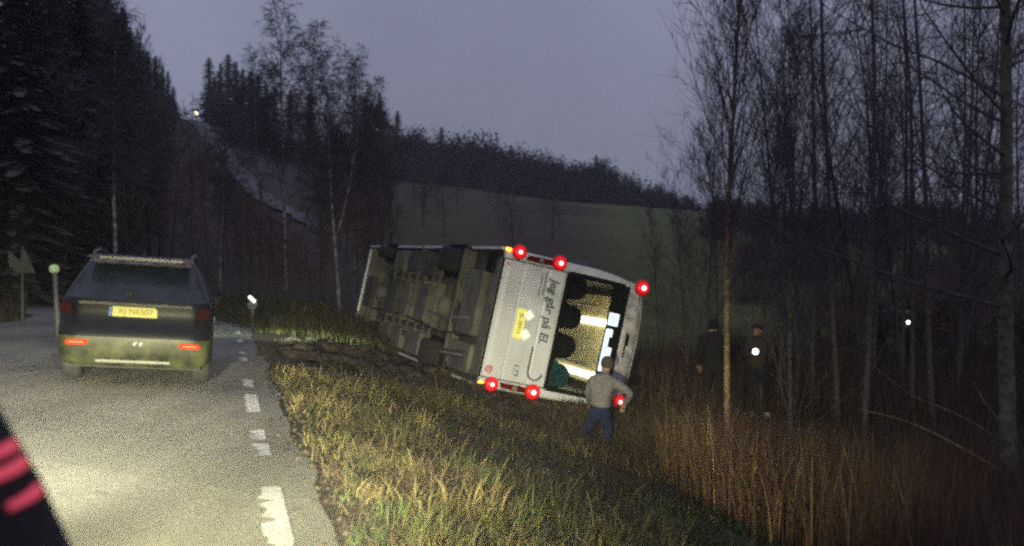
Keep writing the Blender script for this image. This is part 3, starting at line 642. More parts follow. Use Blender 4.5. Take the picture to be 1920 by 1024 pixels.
# torn clods of earth
r = np.random.default_rng(15); V = []; F = []; bm = bmesh.new(); bmesh.ops.create_icosphere(bm, subdivisions=1, radius=1); bv = np.array([v.co[:] for v in bm.verts]); bf = np.array([[v.index for v in f.verts] for f in bm.faces]); bm.free()
k = 0
while k < 900:
    x, y = xy(.2+5.5*r.random(), 7.5+11*r.random())
    if float(soilmask(x, y)) < .35*r.random()+.2: continue
    sz = .03+.13*r.random()**2.5; v = bv*(1+r.normal(0, .28, (len(bv), 1)))*sz*np.array([1+r.random(), 1, .65]); a = r.random()*6.3
    v = np.stack([v[:, 0]*math.cos(a)-v[:, 1]*math.sin(a)+x, v[:, 0]*math.sin(a)+v[:, 1]*math.cos(a)+y, v[:, 2]+float(zt(x, y))+sz*.2], 1); V.append(v); F.append(bf+k*len(bv)); k += 1
tag(link('soil_clods', npmesh('soil_clods', np.concatenate(V), np.concatenate(F)), M['soil']), 'dark torn clods of earth where the bus slid off the road', 'earth', kind='stuff')
# crumbs and bits of asphalt edge
r = np.random.default_rng(16); V = []; F = []
for k in range(500):
    x, y = xy(r.normal(.05, .12), -2+18*r.random()); sz = .006+.02*r.random()**2; v = bv*sz*(1+r.normal(0, .2, (len(bv), 1))); V.append(v+np.array([x, y, max(float(zt(x, y)), 0.0)+sz*.3])); F.append(bf+k*len(bv))
tag(link('gravel', npmesh('gravel', np.concatenate(V), np.concatenate(F)), M['soil']), 'loose grit along the broken edge of the asphalt', 'gravel', kind='stuff')
# branches bending over the reeds at the lower right
def arc(name, pts, rad, m, lab, cat='branch'):
    q = [Vector(P(*a)) for a in pts]; out = []
    for i in range(len(q)-1):
        for f in range(4):
            t = f/4; a = q[max(i-1, 0)]; b = q[i]; c = q[i+1]; d = q[min(i+2, len(q)-1)]
            out.append(.5*((2*b)+(c-a)*t+(2*a-5*b+4*c-d)*t*t+(-a+3*b-3*c+d)*t**3))
    out.append(q[-1]); n = len(out)
    tag(MB().tube(out, [rad*(1-.75*k/n) for k in range(n)], 6).build(name, m, smooth=True), lab, cat)
arc('bent_branch', [(1925, 912, 14), (1800, 838, 14.5), (1700, 790, 15), (1605, 766, 15.5)], .014, M['bark_tan'], 'longest pale branch arching left over the reeds from the mossy trunk')
arc('bent_branch', [(1890, 835, 14), (1820, 790, 14.3), (1760, 762, 14.6), (1700, 735, 15), (1610, 665, 16)], .010, M['bark_grey'], 'thinner branch above the longest one, slanting up to the far searchers')
arc('bent_branch', [(1885, 800, 14), (1850, 760, 14), (1825, 715, 14.2)], .012, M['bark_grey'], 'short steep branch just left of the mossy trunk')
arc('straw_stalk', [(884, 905, 9), (893, 880, 9), (914, 858, 9)], .007, M['bark_tan'], 'single pale stalk sticking up right above the lit verge grass', 'stalk')
arc('straw_stalk', [(935, 930, 9), (930, 900, 9), (938, 872, 9)], .006, M['bark_tan'], 'thinner pale stalk right of the slanting one', 'stalk')

# ------------------------------------------------------------------ overturned bus
f = Vector((-.333, .943, .026)).normalized(); rt_ = Vector((.943, .333, 0)).normalized(); up = rt_.cross(f)
ro = R(12.3); Zb = (rt_*math.cos(ro) - up*math.sin(ro)).normalized(); Xb = f.cross(Zb).normalized()
Mrot = Matrix((Xb, f, Zb)).transposed(); corner = Vector(P(948, 463, 19.2)); org = corner - Mrot @ Vector((-1.275, 0, 0))
BM = Matrix.Translation(org) @ Mrot.to_4x4()
bus = empty('bus', 'white city bus lying on its side in the ditch with red tail lamps lit', 'bus', matrix=BM)
LEN = 12.0
half = [(1.275, 0.0), (1.275, 1.9), (1.235, 2.35), (1.18, 2.62), (1.08, 2.82), (.92, 2.93), (.6, 2.985), (0, 3.0)]
ring = half + [(-x, z) for x, z in half[-2::-1]]
def hull(inset, y0, y1, ysegs, rear_round=.0):
    mb = MB(); n = len(ring); vs = []; fs = []
    for y in ysegs:
        for x, z in ring:
            k = (1.275-inset)/1.275; vs.append((x*k, y, max(z, inset) if z < .01 else .0+z-inset*(z/3)))
    for i in range(len(ysegs)-1):
        for k in range(n-1): fs.append((i*n+k, i*n+k+1, (i+1)*n+k+1, (i+1)*n+k))
    return mb.add(vs, fs)
hull(0, .10, LEN, [.10, 3, 6, 9, LEN-.2, LEN]).build('body', M['bus_white'], bus, smooth=False)
hull(.06, .12, LEN-.1, [.14, 6, LEN-.15]).build('inner_lining', mat('inner_wall_grey', (.16, .15, .12), .7, scale=2), bus)
MB().box((0, LEN-.02, 1.5), (2.4, .08, 2.85), ch=.03).build('front_end', M['bus_white'], bus)
MB().box((0, LEN+.03, 1.75), (2.2, .03, 1.7), ch=.01).build('windscreen', M['dark_glass'], bus)
MB().box((0, 6.1, .72), (2.38, 11.6, .06)).build('cabin_floor', M['seat'], bus)
# rear end: two corner columns with rounded edges, engine lid, header, sill
for sx in (-1, 1):
    mb = MB(); pts = [(1.275, .14), (1.272, .06), (1.25, .015), (1.21, -.01), (1.14, -.02), (1.09, -.022), (1.09, .03), (1.2, .1)]; zs = [0.03, .6, 1.3, 1.9, 2.35, 2.62, 2.80]
    tp = [0, 0, 0, 0, .04, .095, .19]; vs = [(sx*(x-t_), y+(.02 if z > 2.5 else 0), z) for z, t_ in zip(zs, tp) for x, y in pts]; n = len(pts)
    fs = [(i*n+k, i*n+(k+1) % n, (i+1)*n+(k+1) % n, (i+1)*n+k) for i in range(len(zs)-1) for k in range(n)] + [tuple(range(n)), tuple((len(zs)-1)*n+k for k in range(n))]
    mb.add(vs, fs).build('corner_column', M['bus_white'], bus)
# engine lid with shallow swage lines
mb = MB(); prof = [(.05, .02), (.10, -.012), (.16, -.03), (.40, -.032), (.43, -.016), (.46, -.032), (.90, -.036), (.93, -.022), (.96, -.036), (1.22, -.034), (1.27, -.02), (1.29, .02)]
xs = [-1.08, -1.065, -.5, 0, .5, 1.065, 1.08]; vs = []
for z, y in prof:
    for k, x in enumerate(xs): vs.append((x, y + (.02 if k in (0, 6) else 0), z))
n = len(xs); mb.add(vs, [(i*n+k, i*n+k+1, (i+1)*n+k+1, (i+1)*n+k) for i in range(len(prof)-1) for k in range(n-1)]).build('engine_lid', M['bus_white'], bus)
MB().box((0, .06, .65), (2.2, .06, 1.24)).build('rear_bulkhead', M['bus_black'], bus)
MB().box((-1.087, -.02, .66), (.012, .03, 1.2)).box((1.087, -.02, .66), (.012, .03, 1.2)).box((0, -.025, 1.285), (2.1, .02, .01)).build('lid_gap', M['bus_black'], bus)
# roof header: curved dome of the tail
mb = MB(); vs = []; rows = [(2.58, -.02, 1.0), (2.68, -.018, .99), (2.80, .0, .965), (2.90, .04, .90), (2.975, .12, .76), (2.99, .3, .7)]
for z, y, k in rows:
    for x in np.linspace(-1, 1, 15): xx = x*1.18*k; vs.append((xx, y+.05*abs(x)**4, z-.05*abs(x)**6*(z > 2.85)))
mb.add(vs, [(i*15+k, i*15+k+1, (i+1)*15+k+1, (i+1)*15+k) for i in range(len(rows)-1) for k in range(14)]).build('roof_header', M['bus_dirty'], bus, smooth=True)
MB().box((0, -.045, 2.70), (.5, .012, .03)).box((-.1, -.045, 2.73), (.22, .012, .05)).build('scrape', M['bus_black'], bus)
# window surround and glass
fr = MB(); fr.box((0, .0, 1.315), (2.2, .05, .06)); fr.box((0, .0, 2.42), (2.16, .05, .33)); fr.box((-1.075, .002, 1.9), (.09, .05, 1.16)); fr.box((1.075, .002, 1.9), (.09, .05, 1.16)); fr.build('window_surround', M['bus_black'], bus)
MB().box((0, -.012, 1.8), (2.06, .008, .92)).build('rear_window', M['bus_glass'], bus)
# displays
dp = MB().box((-.42, -.032, 2.37), (.23, .012, .20), ch=.004).build('number_display', M['display'], bus)
def rear_M(x, y, z): return Matrix.Translation((x, y, z)) @ Matrix.Rotation(R(90), 4, 'X')
text_part('display_number', '26', .15, rear_M(-.42, -.043, 2.37), M['dispblue'], dp)
dp = MB().box((.23, -.032, 2.31), (.68, .012, .085), ch=.004).box((.27, -.031, 2.405), (.32, .012, .085), ch=.004).box((-.16, -.034, 2.335), (.14, .012, .13), ch=.004).build('route_display', M['display'], bus)
text_part('display_text', 'Ikke i trafikk', .075, rear_M(.27, -.043, 2.31), M['dispblue'], dp, bold=.001)
text_part('display_text', 'Takk', .06, rear_M(.27, -.043, 2.405), M['dispblue'], dp)
# lettering
tx_ = text_part('slogan_lettering', 'Jeg g\u00e5r p\u00e5 El.', .235, rear_M(-.30, -.042, 1.06) , M['decal'], bus, shear=.15, bold=.004)
text_part('small_lettering', 'Kollektivtrafikk', .07, rear_M(-.76, -.042, .80), M['decal'], bus)
text_part('fleet_number', '177', .16, rear_M(.86, -.042, .66), M['decal'], bus)
cb = [(.38, 0, .90), (.6, 0, .90), (.82, 0, .90), (.91, 0, .92), (.965, 0, .98), (.975, 0, 1.05), (.955, 0, 1.12), (.90, 0, 1.17), (.84, 0, 1.18)]
MB().tube([(x, -.04, z) for x, _, z in cb], .018, 8).build('cable_decal', M['decal'], bus, smooth=True)
MB().box((-.79, -.042, .875), (.42, .006, .018)).build('underline_decal', M['decal'], bus)
# number plate and warning diamonds
pl = MB().plate([(-.27, -.085), (.24, -.085), (.27, -.06), (.27, .06), (.24, .085), (-.24, .085), (-.27, .06)], .01, rear_M(.02, -.036, .56)).build('number_plate', M['yellow'], bus)
text_part('plate_lettering', 'EL 58413', .10, rear_M(.02, -.051, .56), M['bus_black'], pl)
for x in (-.16, .20): MB().plate([(-.105, 0), (0, -.105), (.105, 0), (0, .105)], .008, rear_M(x, -.048, .70)).build('warning_diamond', M['retro_glow'], bus)
for x, z, rr in ((-1.0, .12, .035), (.93, .16, .065)):
    k_ = MB().lathe([(0, -.05), (rr, -.05), (rr, -.036), (rr*.4, -.036)], (x, 0, z), 'y', 18).build('round_sticker', M['red'], bus)
    MB().lathe([(0, -.054), (rr*.62, -.054), (rr*.62, -.049)], (x, 0, z), 'y', 18).build('sticker_centre', M['white'], k_)
text_part('sticker_text', '80', .06, rear_M(.93, -.056, .16), M['red'], bus)
# tail lamps: enlarged lenses, their halo painted by emission fading to the rim
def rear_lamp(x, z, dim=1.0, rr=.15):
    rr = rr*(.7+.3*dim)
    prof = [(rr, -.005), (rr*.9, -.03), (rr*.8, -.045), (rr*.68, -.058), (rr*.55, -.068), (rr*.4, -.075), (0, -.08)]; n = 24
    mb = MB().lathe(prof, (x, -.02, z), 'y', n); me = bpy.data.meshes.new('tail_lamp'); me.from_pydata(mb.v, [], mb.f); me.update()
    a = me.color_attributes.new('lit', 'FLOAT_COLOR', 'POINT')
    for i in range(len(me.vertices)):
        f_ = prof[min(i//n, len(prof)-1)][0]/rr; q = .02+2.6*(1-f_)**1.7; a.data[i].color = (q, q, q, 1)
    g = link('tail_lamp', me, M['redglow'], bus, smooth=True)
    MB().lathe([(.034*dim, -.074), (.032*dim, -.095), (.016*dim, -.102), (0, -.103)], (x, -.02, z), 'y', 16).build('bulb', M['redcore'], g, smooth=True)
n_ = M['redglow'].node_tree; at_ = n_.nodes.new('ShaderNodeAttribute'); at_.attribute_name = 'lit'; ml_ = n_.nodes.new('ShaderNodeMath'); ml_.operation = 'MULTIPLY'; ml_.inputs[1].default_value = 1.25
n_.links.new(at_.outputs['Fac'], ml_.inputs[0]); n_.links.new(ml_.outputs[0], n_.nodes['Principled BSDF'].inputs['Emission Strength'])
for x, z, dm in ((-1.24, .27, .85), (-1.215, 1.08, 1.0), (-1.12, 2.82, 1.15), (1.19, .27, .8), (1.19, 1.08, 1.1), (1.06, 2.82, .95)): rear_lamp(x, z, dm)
for sx in (-1, 1):
    mb = MB().plate([(-.055, -.30), (.04, -.26), (.055, 0), (.055, .30), (-.04, .30), (-.055, .1)], .03, rear_M(sx*1.18, -.012, .72) @ Matrix.Scale(sx, 4, (1, 0, 0)))
    h_ = mb.build('lamp_cluster', M['redlens'], bus); MB().lathe([(.045, -.03), (.045, -.055), (0, -.07)], (sx*1.18, -.01, .72), 'y', 14).build('reversing_lamp', M['signgrey'], h_)
MB().box((1.23, -.03, .07), (.10, .04, .10), ch=.01).build('indicator_lamp', M['orange'], bus)
MB().box((-1.25, -.02, .06), (.05, .04, .10), ch=.01).build('indicator_lamp', M['orange'], bus)
# interior: lining lights, seats
for k in range(8): MB().box((0, .95+k*1.42, 2.66), (1.75, 1.38, .03), ch=.008).build('ceiling_panel', M['cream'], bus)
for x in (-.62, .52): MB().tube([(x, .6, 2.25), (x, 5, 2.25), (x, 9, 2.25)], .018, 8).build('grab_rail', M['steel'], bus)
for y in (1.5, 3.2, 5.0): MB().tube([(.52, y, .75), (.52, y, 2.64)], .018, 8).build('grab_pole', M['steel'], bus)
for x in (-.34, .72): MB().box((x, 4.4, 2.62), (.11, 7.6, .03), ch=.01).build('ceiling_light', M['strip'], bus)
for k, x in enumerate((-.86, -.30, .26, .82)):
    m_ = M['teal'] if k == 3 else M['seat']; st_ = MB(); st_.box((x, .42, 1.18), (.5, .16, .9), ch=.06); st_.lathe([(.0, -.05), (.18, -.05), (.23, 0), (.23, .1), (.18, .15), (0, .15)], (x, .32, 1.66), 'y', 16); st_.box((x, .75, .95), (.5, .55, .14), ch=.04)
    o = st_.build('rear_seat', m_, bus)
    if k == 3: o['label'] = 'teal seat with its cover torn loose'
for row in range(6):
    for x in (-.95, -.45, .45, .95):
        st_ = MB(); y = 2.0+row*.85; st_.box((x, y, 1.2), (.44, .12, .85), ch=.04); st_.box((x, y+.25, .98), (.44, .45, .12), ch=.03); o = st_.build('seat', M['seat'], bus)
# torn teal cover hanging in the window
mb = MB(); r = np.random.default_rng(4); pts = [(.50, 1.42), (.62, 1.62), (.78, 1.58), (.84, 1.80), (1.0, 1.50), (1.03, 1.28), (.85, 1.20), (.66, 1.24)]
mb.add([(x, .10+.05*r.random(), z) for x, z in pts] + [(.78, .02, 1.42)], [(k, (k+1) % 8, 8) for k in range(8)]).build('torn_cover', M['teal'], bus)
for (lx, ly, lz, pw) in ((-.1, .9, 2.1, 11), (.2, 3.6, 2.1, 16)):
    ld = bpy.data.lights.new('cabin_light', 'POINT'); ld.energy = pw; ld.energy = pw*1.7; ld.color = (1, .84, .54); ld.shadow_soft_size = .15; lo = bpy.data.objects.new('cabin_light', ld); COL.objects.link(lo); lo.parent = bus; lo.location = (lx, ly, lz)
# left side windows, now facing the sky
for k in range(7): MB().box((-1.277, 1.1+k*1.5, 1.75), (.02, 1.38, .95), ch=.008).build('side_window', M['dark_glass'], bus)
MB().box((-1.28, LEN-.55, 1.7), (.02, .7, 1.3), ch=.008).build('side_window', M['dark_glass'], bus)
# underside
MB().box((0, 6.05, .16), (2.5, 11.7, .05)).build('floor_pan', M['under'], bus)
r = np.random.default_rng(9)
MB().box((0, .35, .08), (2.2, .5, .12), ch=.03).build('rear_tray', M['under_light'], bus)
MB().box((-.2, 1.25, .04), (1.25, 1.1, .22), ch=.04).build('drive_casing', M['under_light'], bus)
MB().box((.85, 1.3, .06), (.55, 1.3, .2), ch=.04).build('side_tray', M['under_light'], bus)
MB().box((-.97, .55, -.01), (.36, .34, .08)).build('dark_hole_box', M['bus_black'], bus)  # black box drawn for a dark square hole, its shade as colour
MB().lathe([(.0, -.05), (.32, -.05), (.36, 0), (.36, .12)], (.15, 1.9, .02), 'z', 20).build('cooling_drum', M['bus_black'], bus)
for k, y in enumerate([2.05, 2.35, 3.75, 4.3, 4.95, 5.7, 6.4, 7.1, 7.9, 9.6, 10.3, 11.0]):
    MB().box((.1*r.normal(), y, .05), (2.3-.2*r.random(), .09, .17), ch=.01).build('crossmember', M['under_light'], bus)
for x in (-.55, .55): MB().box((x, 5.6, .07), (.12, 6.6, .14), ch=.01).build('chassis_rail', M['under'], bus)
for k, (x, y, a, b) in enumerate([(-.85, 4.6, .5, 1.0), (.9, 4.7, .5, 1.2), (0, 4.6, .8, .9), (-.9, 6.1, .5, .9), (.9, 6.3, .48, 1.0), (0, 6.05, .8, .5), (0, 7.5, .85, 1.0), (-.9, 7.4, .5, 1.0), (.9, 7.5, .5, 1.1), (0, 10.2, .8, .8)]):
    MB().box((x, y, .03), (a, b, .26), ch=.03).build('battery_box', M['under_light'] if k % 3 else M['under'], bus)
for k in range(5):
    x = -1.0+2.0*r.random(); MB().tube([(x, 1.0, -.06), (x+.1, 3, -.04), (x-.05, 6, -.06), (x, 9.5, -.05)], .022, 8).build('pipe', M['steel'] if k % 2 else M['rubber'], bus, smooth=True)
for y in (3.05, 8.95):
    MB().tube([(-1.0, y, .12), (-.3, y, .06), (.3, y, .06), (1.0, y, .12)], [.07, .12, .12, .07], 12).build('axle', M['under'], bus, smooth=True)
    MB().lathe([(0, -.16), (.18, -.12), (.24, 0), (.18, .14)], (0, y, .02), 'z', 16).build('differential', M['under_light'], bus, smooth=True)
    for sx in (-1, 1):
        wd = .5 if y < 5 else .28; cx = sx*(1.22-wd/2)
        wl = MB().lathe([(.28, -wd/2), (.44, -wd/2), (.48, -wd/2+.05), (.485, 0), (.48, wd/2-.05), (.44, wd/2), (.28, wd/2)], (cx, y, .16), 'x', 28).build('wheel', M['rubber'], bus, smooth=True)
        MB().lathe([(0, -.1), (.12, -.12), (.2, -.02), (.28, -.08), (.28, .08), (0, .1)], (cx, y, .16), 'x', 24).build('rim', M['steel'], wl, smooth=True)
        MB().box((cx, y, .02), (wd+.2, 1.15, .04)).build('wheel_arch', M['bus_black'], bus)
for sx in (-1, 1):
    MB().box((sx*1.255, 1.05, .06), (.05, 1.85, .16), ch=.01).build('skirt_panel', M['bus_white'], bus)
    for y0, y1 in ((4.0, 8.2), (9.7, 11.6)): MB().box((sx*1.255, (y0+y1)/2, .06), (.05, y1-y0, .16), ch=.01).build('skirt_panel', M['bus_white'], bus)

# ------------------------------------------------------------------ dark car ahead
ct = 7.0; cs = -1.56
cx, cy = xy(cs, ct)
Rz = Matrix.Rotation(TH, 4, 'Z') @ Matrix.Rotation(math.atan(CAMBER)+R(.6), 4, 'Y')
car = empty('parked_car', 'dark car with roof rails and lit rear fog lamps on the road beside the wreck', 'car', matrix=Matrix.Translation((float(cx), float(cy), float(roadz(cs, ct))-.0)) @ Rz @ Matrix.Diagonal((.88, 1, .90, 1)))
car.name = 'car'
lv = [(.24, .80, .16, 4.35, .18), (.30, .87, .07, 4.5, .2), (.42, .90, .02, 4.58, .24), (.60, .912, .0, 4.6, .28), (.70, .912, .015, 4.59, .28), (.74, .905, .055, 4.56, .28), (.90, .905, .075, 4.48, .27), (1.0, .895, .085, 4.2, .26), (1.06, .88, .10, 3.55, .25),
      (1.10, .86, .14, 3.3, .24), (1.22, .81, .25, 3.0, .22), (1.36, .745, .39, 2.66, .20), (1.48, .685, .52, 2.3, .18), (1.54, .64, .56, 2.15, .17), (1.585, .57, .66, 2.0, .16), (1.605, .46, .9, 1.8, .14)]
def plan(hw, yr, yf, rc, n=10):
    """closed outline starting at the rear middle, going right"""
    pts = []
    ctr = [(hw-rc, yr+rc*.8, -PI/2, 0), (hw-rc, yf-rc*1.6, 0, PI/2), (-hw+rc, yf-rc*1.6, PI/2, PI), (-hw+rc, yr+rc*.8, PI, 1.5*PI)]
    seq = []
    for k in range(9): seq.append((hw-rc)*k/9*1.0)
    for x in seq: pts.append((x, yr+.03*(x/hw)**2))
    for ci, (ax, ay, a0, a1) in enumerate(ctr):
        ry = rc*.8 if ci in (0, 3) else rc*1.6
        for k in range(n+1):
            a = a0+(a1-a0)*k/n; off = .03*((hw-rc)/hw)**2 if ci in (0, 3) and k in ((0,) if ci == 0 else (n,)) else 0
            pts.append((ax+rc*math.cos(a), ay+ry*math.sin(a)+(.03*((hw-rc)/hw)**2)*(abs(math.sin(a)) if ci in (0, 3) else 0)))
        if ci == 0:
            for k in range(1, 16): pts.append((hw, ctr[0][1]+(ctr[1][1]-ctr[0][1])*k/16))
        if ci == 1:
            for k in range(1, 10): pts.append((hw-rc-(2*hw-2*rc)*k/10, yf))
        if ci == 2:
            for k in range(1, 16): pts.append((-hw, ctr[1][1]+(ctr[0][1]-ctr[1][1])*k/16))
    for k in range(1, 9): x = -(hw-rc)*(1-k/9); pts.append((x, yr+.03*(x/hw)**2))
    return pts
rings = [plan(hw, yr, yf, rc) for z, hw, yr, yf, rc in lv]; n = len(rings[0])
def arch(x, y, z):   # open the wheel arches
    return abs(x) > .7 and any((y-c)**2+(z-.34)**2 < .40**2 for c in (.88, 3.68))
parts = {'body': [], 'lower_cladding': [], 'rear_window': [], 'side_window': [], 'windscreen': []}
VV = [(x, y, z) for (z, *_), rg in zip(lv, rings) for x, y in rg]
for i in range(len(lv)-1):
    for k in range(n):
        q = (i*n+k, i*n+(k+1) % n, (i+1)*n+(k+1) % n, (i+1)*n+k); c = sum((Vector(VV[a]) for a in q), Vector())/4
        if i < 7 and arch(*c): continue
        key = 'body'
        if i < 3: key = 'lower_cladding'
        if 8 <= i <= 11:
            hw = lv[i][1]
            if c.y < lv[i][2]+.12 and abs(c.x) < hw-.035: key = 'rear_window'
            elif abs(c.x) > hw-.06 and .95 < c.y < lv[i][3]-.35 and not 1.5 < c.y < 1.62: key = 'side_window'
            elif c.y > lv[i][3]-.2 and abs(c.x) < hw-.12: key = 'windscreen'
        parts[key].append(q)
parts['body'].append(tuple((len(lv)-1)*n+k for k in range(n)))
for key, fs in parts.items():
    used = sorted({a for q in fs for a in q}); mp = {a: i for i, a in enumerate(used)}
    me = bpy.data.meshes.new(key); me.from_pydata([VV[a] for a in used], [], [tuple(mp[a] for a in q) for q in fs]); me.update()
    link(key, me, {'body': M['carpaint'], 'lower_cladding': M['carlower']}.get(key, M['carglass']), car, smooth=True)
MB().box((0, 2.3, .25), (1.6, 4.2, .06)).build('underbody', M['rubber'], car)
for y in (.88, 3.68):
    for sx in (-1, 1):
        wl = MB().lathe([(.20, -.11), (.31, -.11), (.34, -.07), (.342, 0), (.34, .07), (.31, .11), (.20, .11)], (sx*.80, y, .342), 'x', 28).build('wheel', M['rubber'], car, smooth=True); MB().lathe([(0, .06), (.1, .08), (.2, .1), (.205, .0), (.2, -.1), (0, -.06)], (sx*.80, y, .342), 'x', 20).build('rim', M['steel'], wl, smooth=True)
# spoiler over the rear window, roof rails
mb = MB(); mb.plate([(-.64, .34), (-.5, .30), (.5, .30), (.64, .34), (.60, .75), (-.60, .75)], .035, Matrix.Translation((0, 0, 1.525)) @ Matrix.Rotation(R(4), 4, 'X')).build('roof_spoiler', mat('spoiler_paint', (.05, .05, .062), .35, coat=.5), car)
MB().plate([(-.62, -.05), (.62, -.05), (.56, .05), (-.56, .05)], .03, Matrix.Translation((0, .345, 1.53)) @ Matrix.Rotation(R(55), 4, 'X')).build('spoiler_face', mat('spoiler_face_sky_tint', (.035, .036, .048), .3, scale=9, col2=(.10, .10, .13), coat=.6), car)  # paler lavender grey puts the sky's reflection into the face colour
for sx in (-1, 1):
    MB().tube([(sx*.60, .62, 1.57), (sx*.61, .70, 1.635), (sx*.62, 1.3, 1.665), (sx*.62, 2.0, 1.645), (sx*.60, 2.2, 1.58)], [.02, .022, .022, .022, .02], 8).build('roof_rail', M['chrome'], car, smooth=True)
    MB().box((sx*.93, 3.0, 1.02), (.13, .09, .11), ch=.03).build('door_mirror', M['rubber'], car)
MB().tube([(.0, .6, 1.6), (.0, .66, 1.64), (.0, .78, 1.60)], [.012, .025, .01], 6).build('aerial_fin', M['carpaint'], car)
MB().box((.08, .235, 1.155), (.42, .02, .022), Matrix.Rotation(R(-4), 3, 'Y')).box((-.10, .15, 1.13), (.07, .03, .05)).build('rear_wiper', M['rubber'], car)
MB().box((0, .065, 1.005), (1.35, .03, .035), ch=.01).build('trim_strip', M['plain'], car)
MB().box((0, .04, .31), (.9, .03, .045), ch=.015).build('skid_plate', M['carlower'], car)
for sx in (-1, 1): MB().plate([(-.03, 0), (.0, -.03), (.03, .03), (0, .03)], .006, rear_M(.05+sx*.035, -.004, .53)).build('badge', M['white'], car)
pl = MB().plate([(-.26, -.06), (.27, -.06), (.27, .03), (.24, .06), (-.26, .06)], .012, rear_M(-.02, .07, .915)).build('number_plate', M['yellow'], car)
text_part('plate_lettering', 'RJ N6507', .105, rear_M(-.0, .055, .915), mat('plate_ink', (.36, .30, .05), .6), pl)
MB().box((-.305, .066, .915), (.035, .012, .11)).build('plate_band', mat('plate_blue', (.1, .2, .45), .5), car)
for sx in (-1, 1):
    mb = MB(); a = 3
    o = MB().plate([(-.05, -.07), (.09, -.08), (.12, .0), (.09, .06), (-.02, .045)], .03, rear_M(sx*.77, .035, .945) @ Matrix.Scale(sx, 4, (1, 0, 0))).build('tail_lamp', M['carred'], car)
    o = MB().plate([(-.13, .0), (-.10, -.028), (.11, -.036), (.14, -.01), (.11, .026), (-.12, .03)], .02, rear_M(sx*.66, .015, .53) @ Matrix.Scale(sx, 4, (1, 0, 0))).build('fog_lamp', M['carlit'], car)
    MB().box((sx*.665, -.008, .528), (.17, .01, .011), ch=.003).build('lamp_element', M['carcore'], o)
for z in (.60, .48): MB().box((.905, .45, z), (.02, .14, .03)).build('side_reflector', M['carred'], car)
# its head lamps light the road ahead
for sx in (-.65, .65):
    MB().lathe([(0, -.03), (.09, -.02), (.10, .03)], (sx, 4.52, .66), 'y', 14).build('headlamp', M['torch'], car, smooth=True)
    d = bpy.data.lights.new('car_headlamp_light', 'SPOT'); d.energy = 9500; d.spot_size = R(14); d.spot_blend = .8; d.color = (.80, 1.0, .62); d.shadow_soft_size = .05
    o = bpy.data.objects.new('car_headlamp_light', d); COL.objects.link(o); o.parent = car; o.location = (sx, 4.62, .62)
    v = Vector((1.5+sx, 6.6, -.62)); o.rotation_euler = v.to_track_quat('-Z', 'Y').to_euler(); o.scale = (1.9, .30, 1)

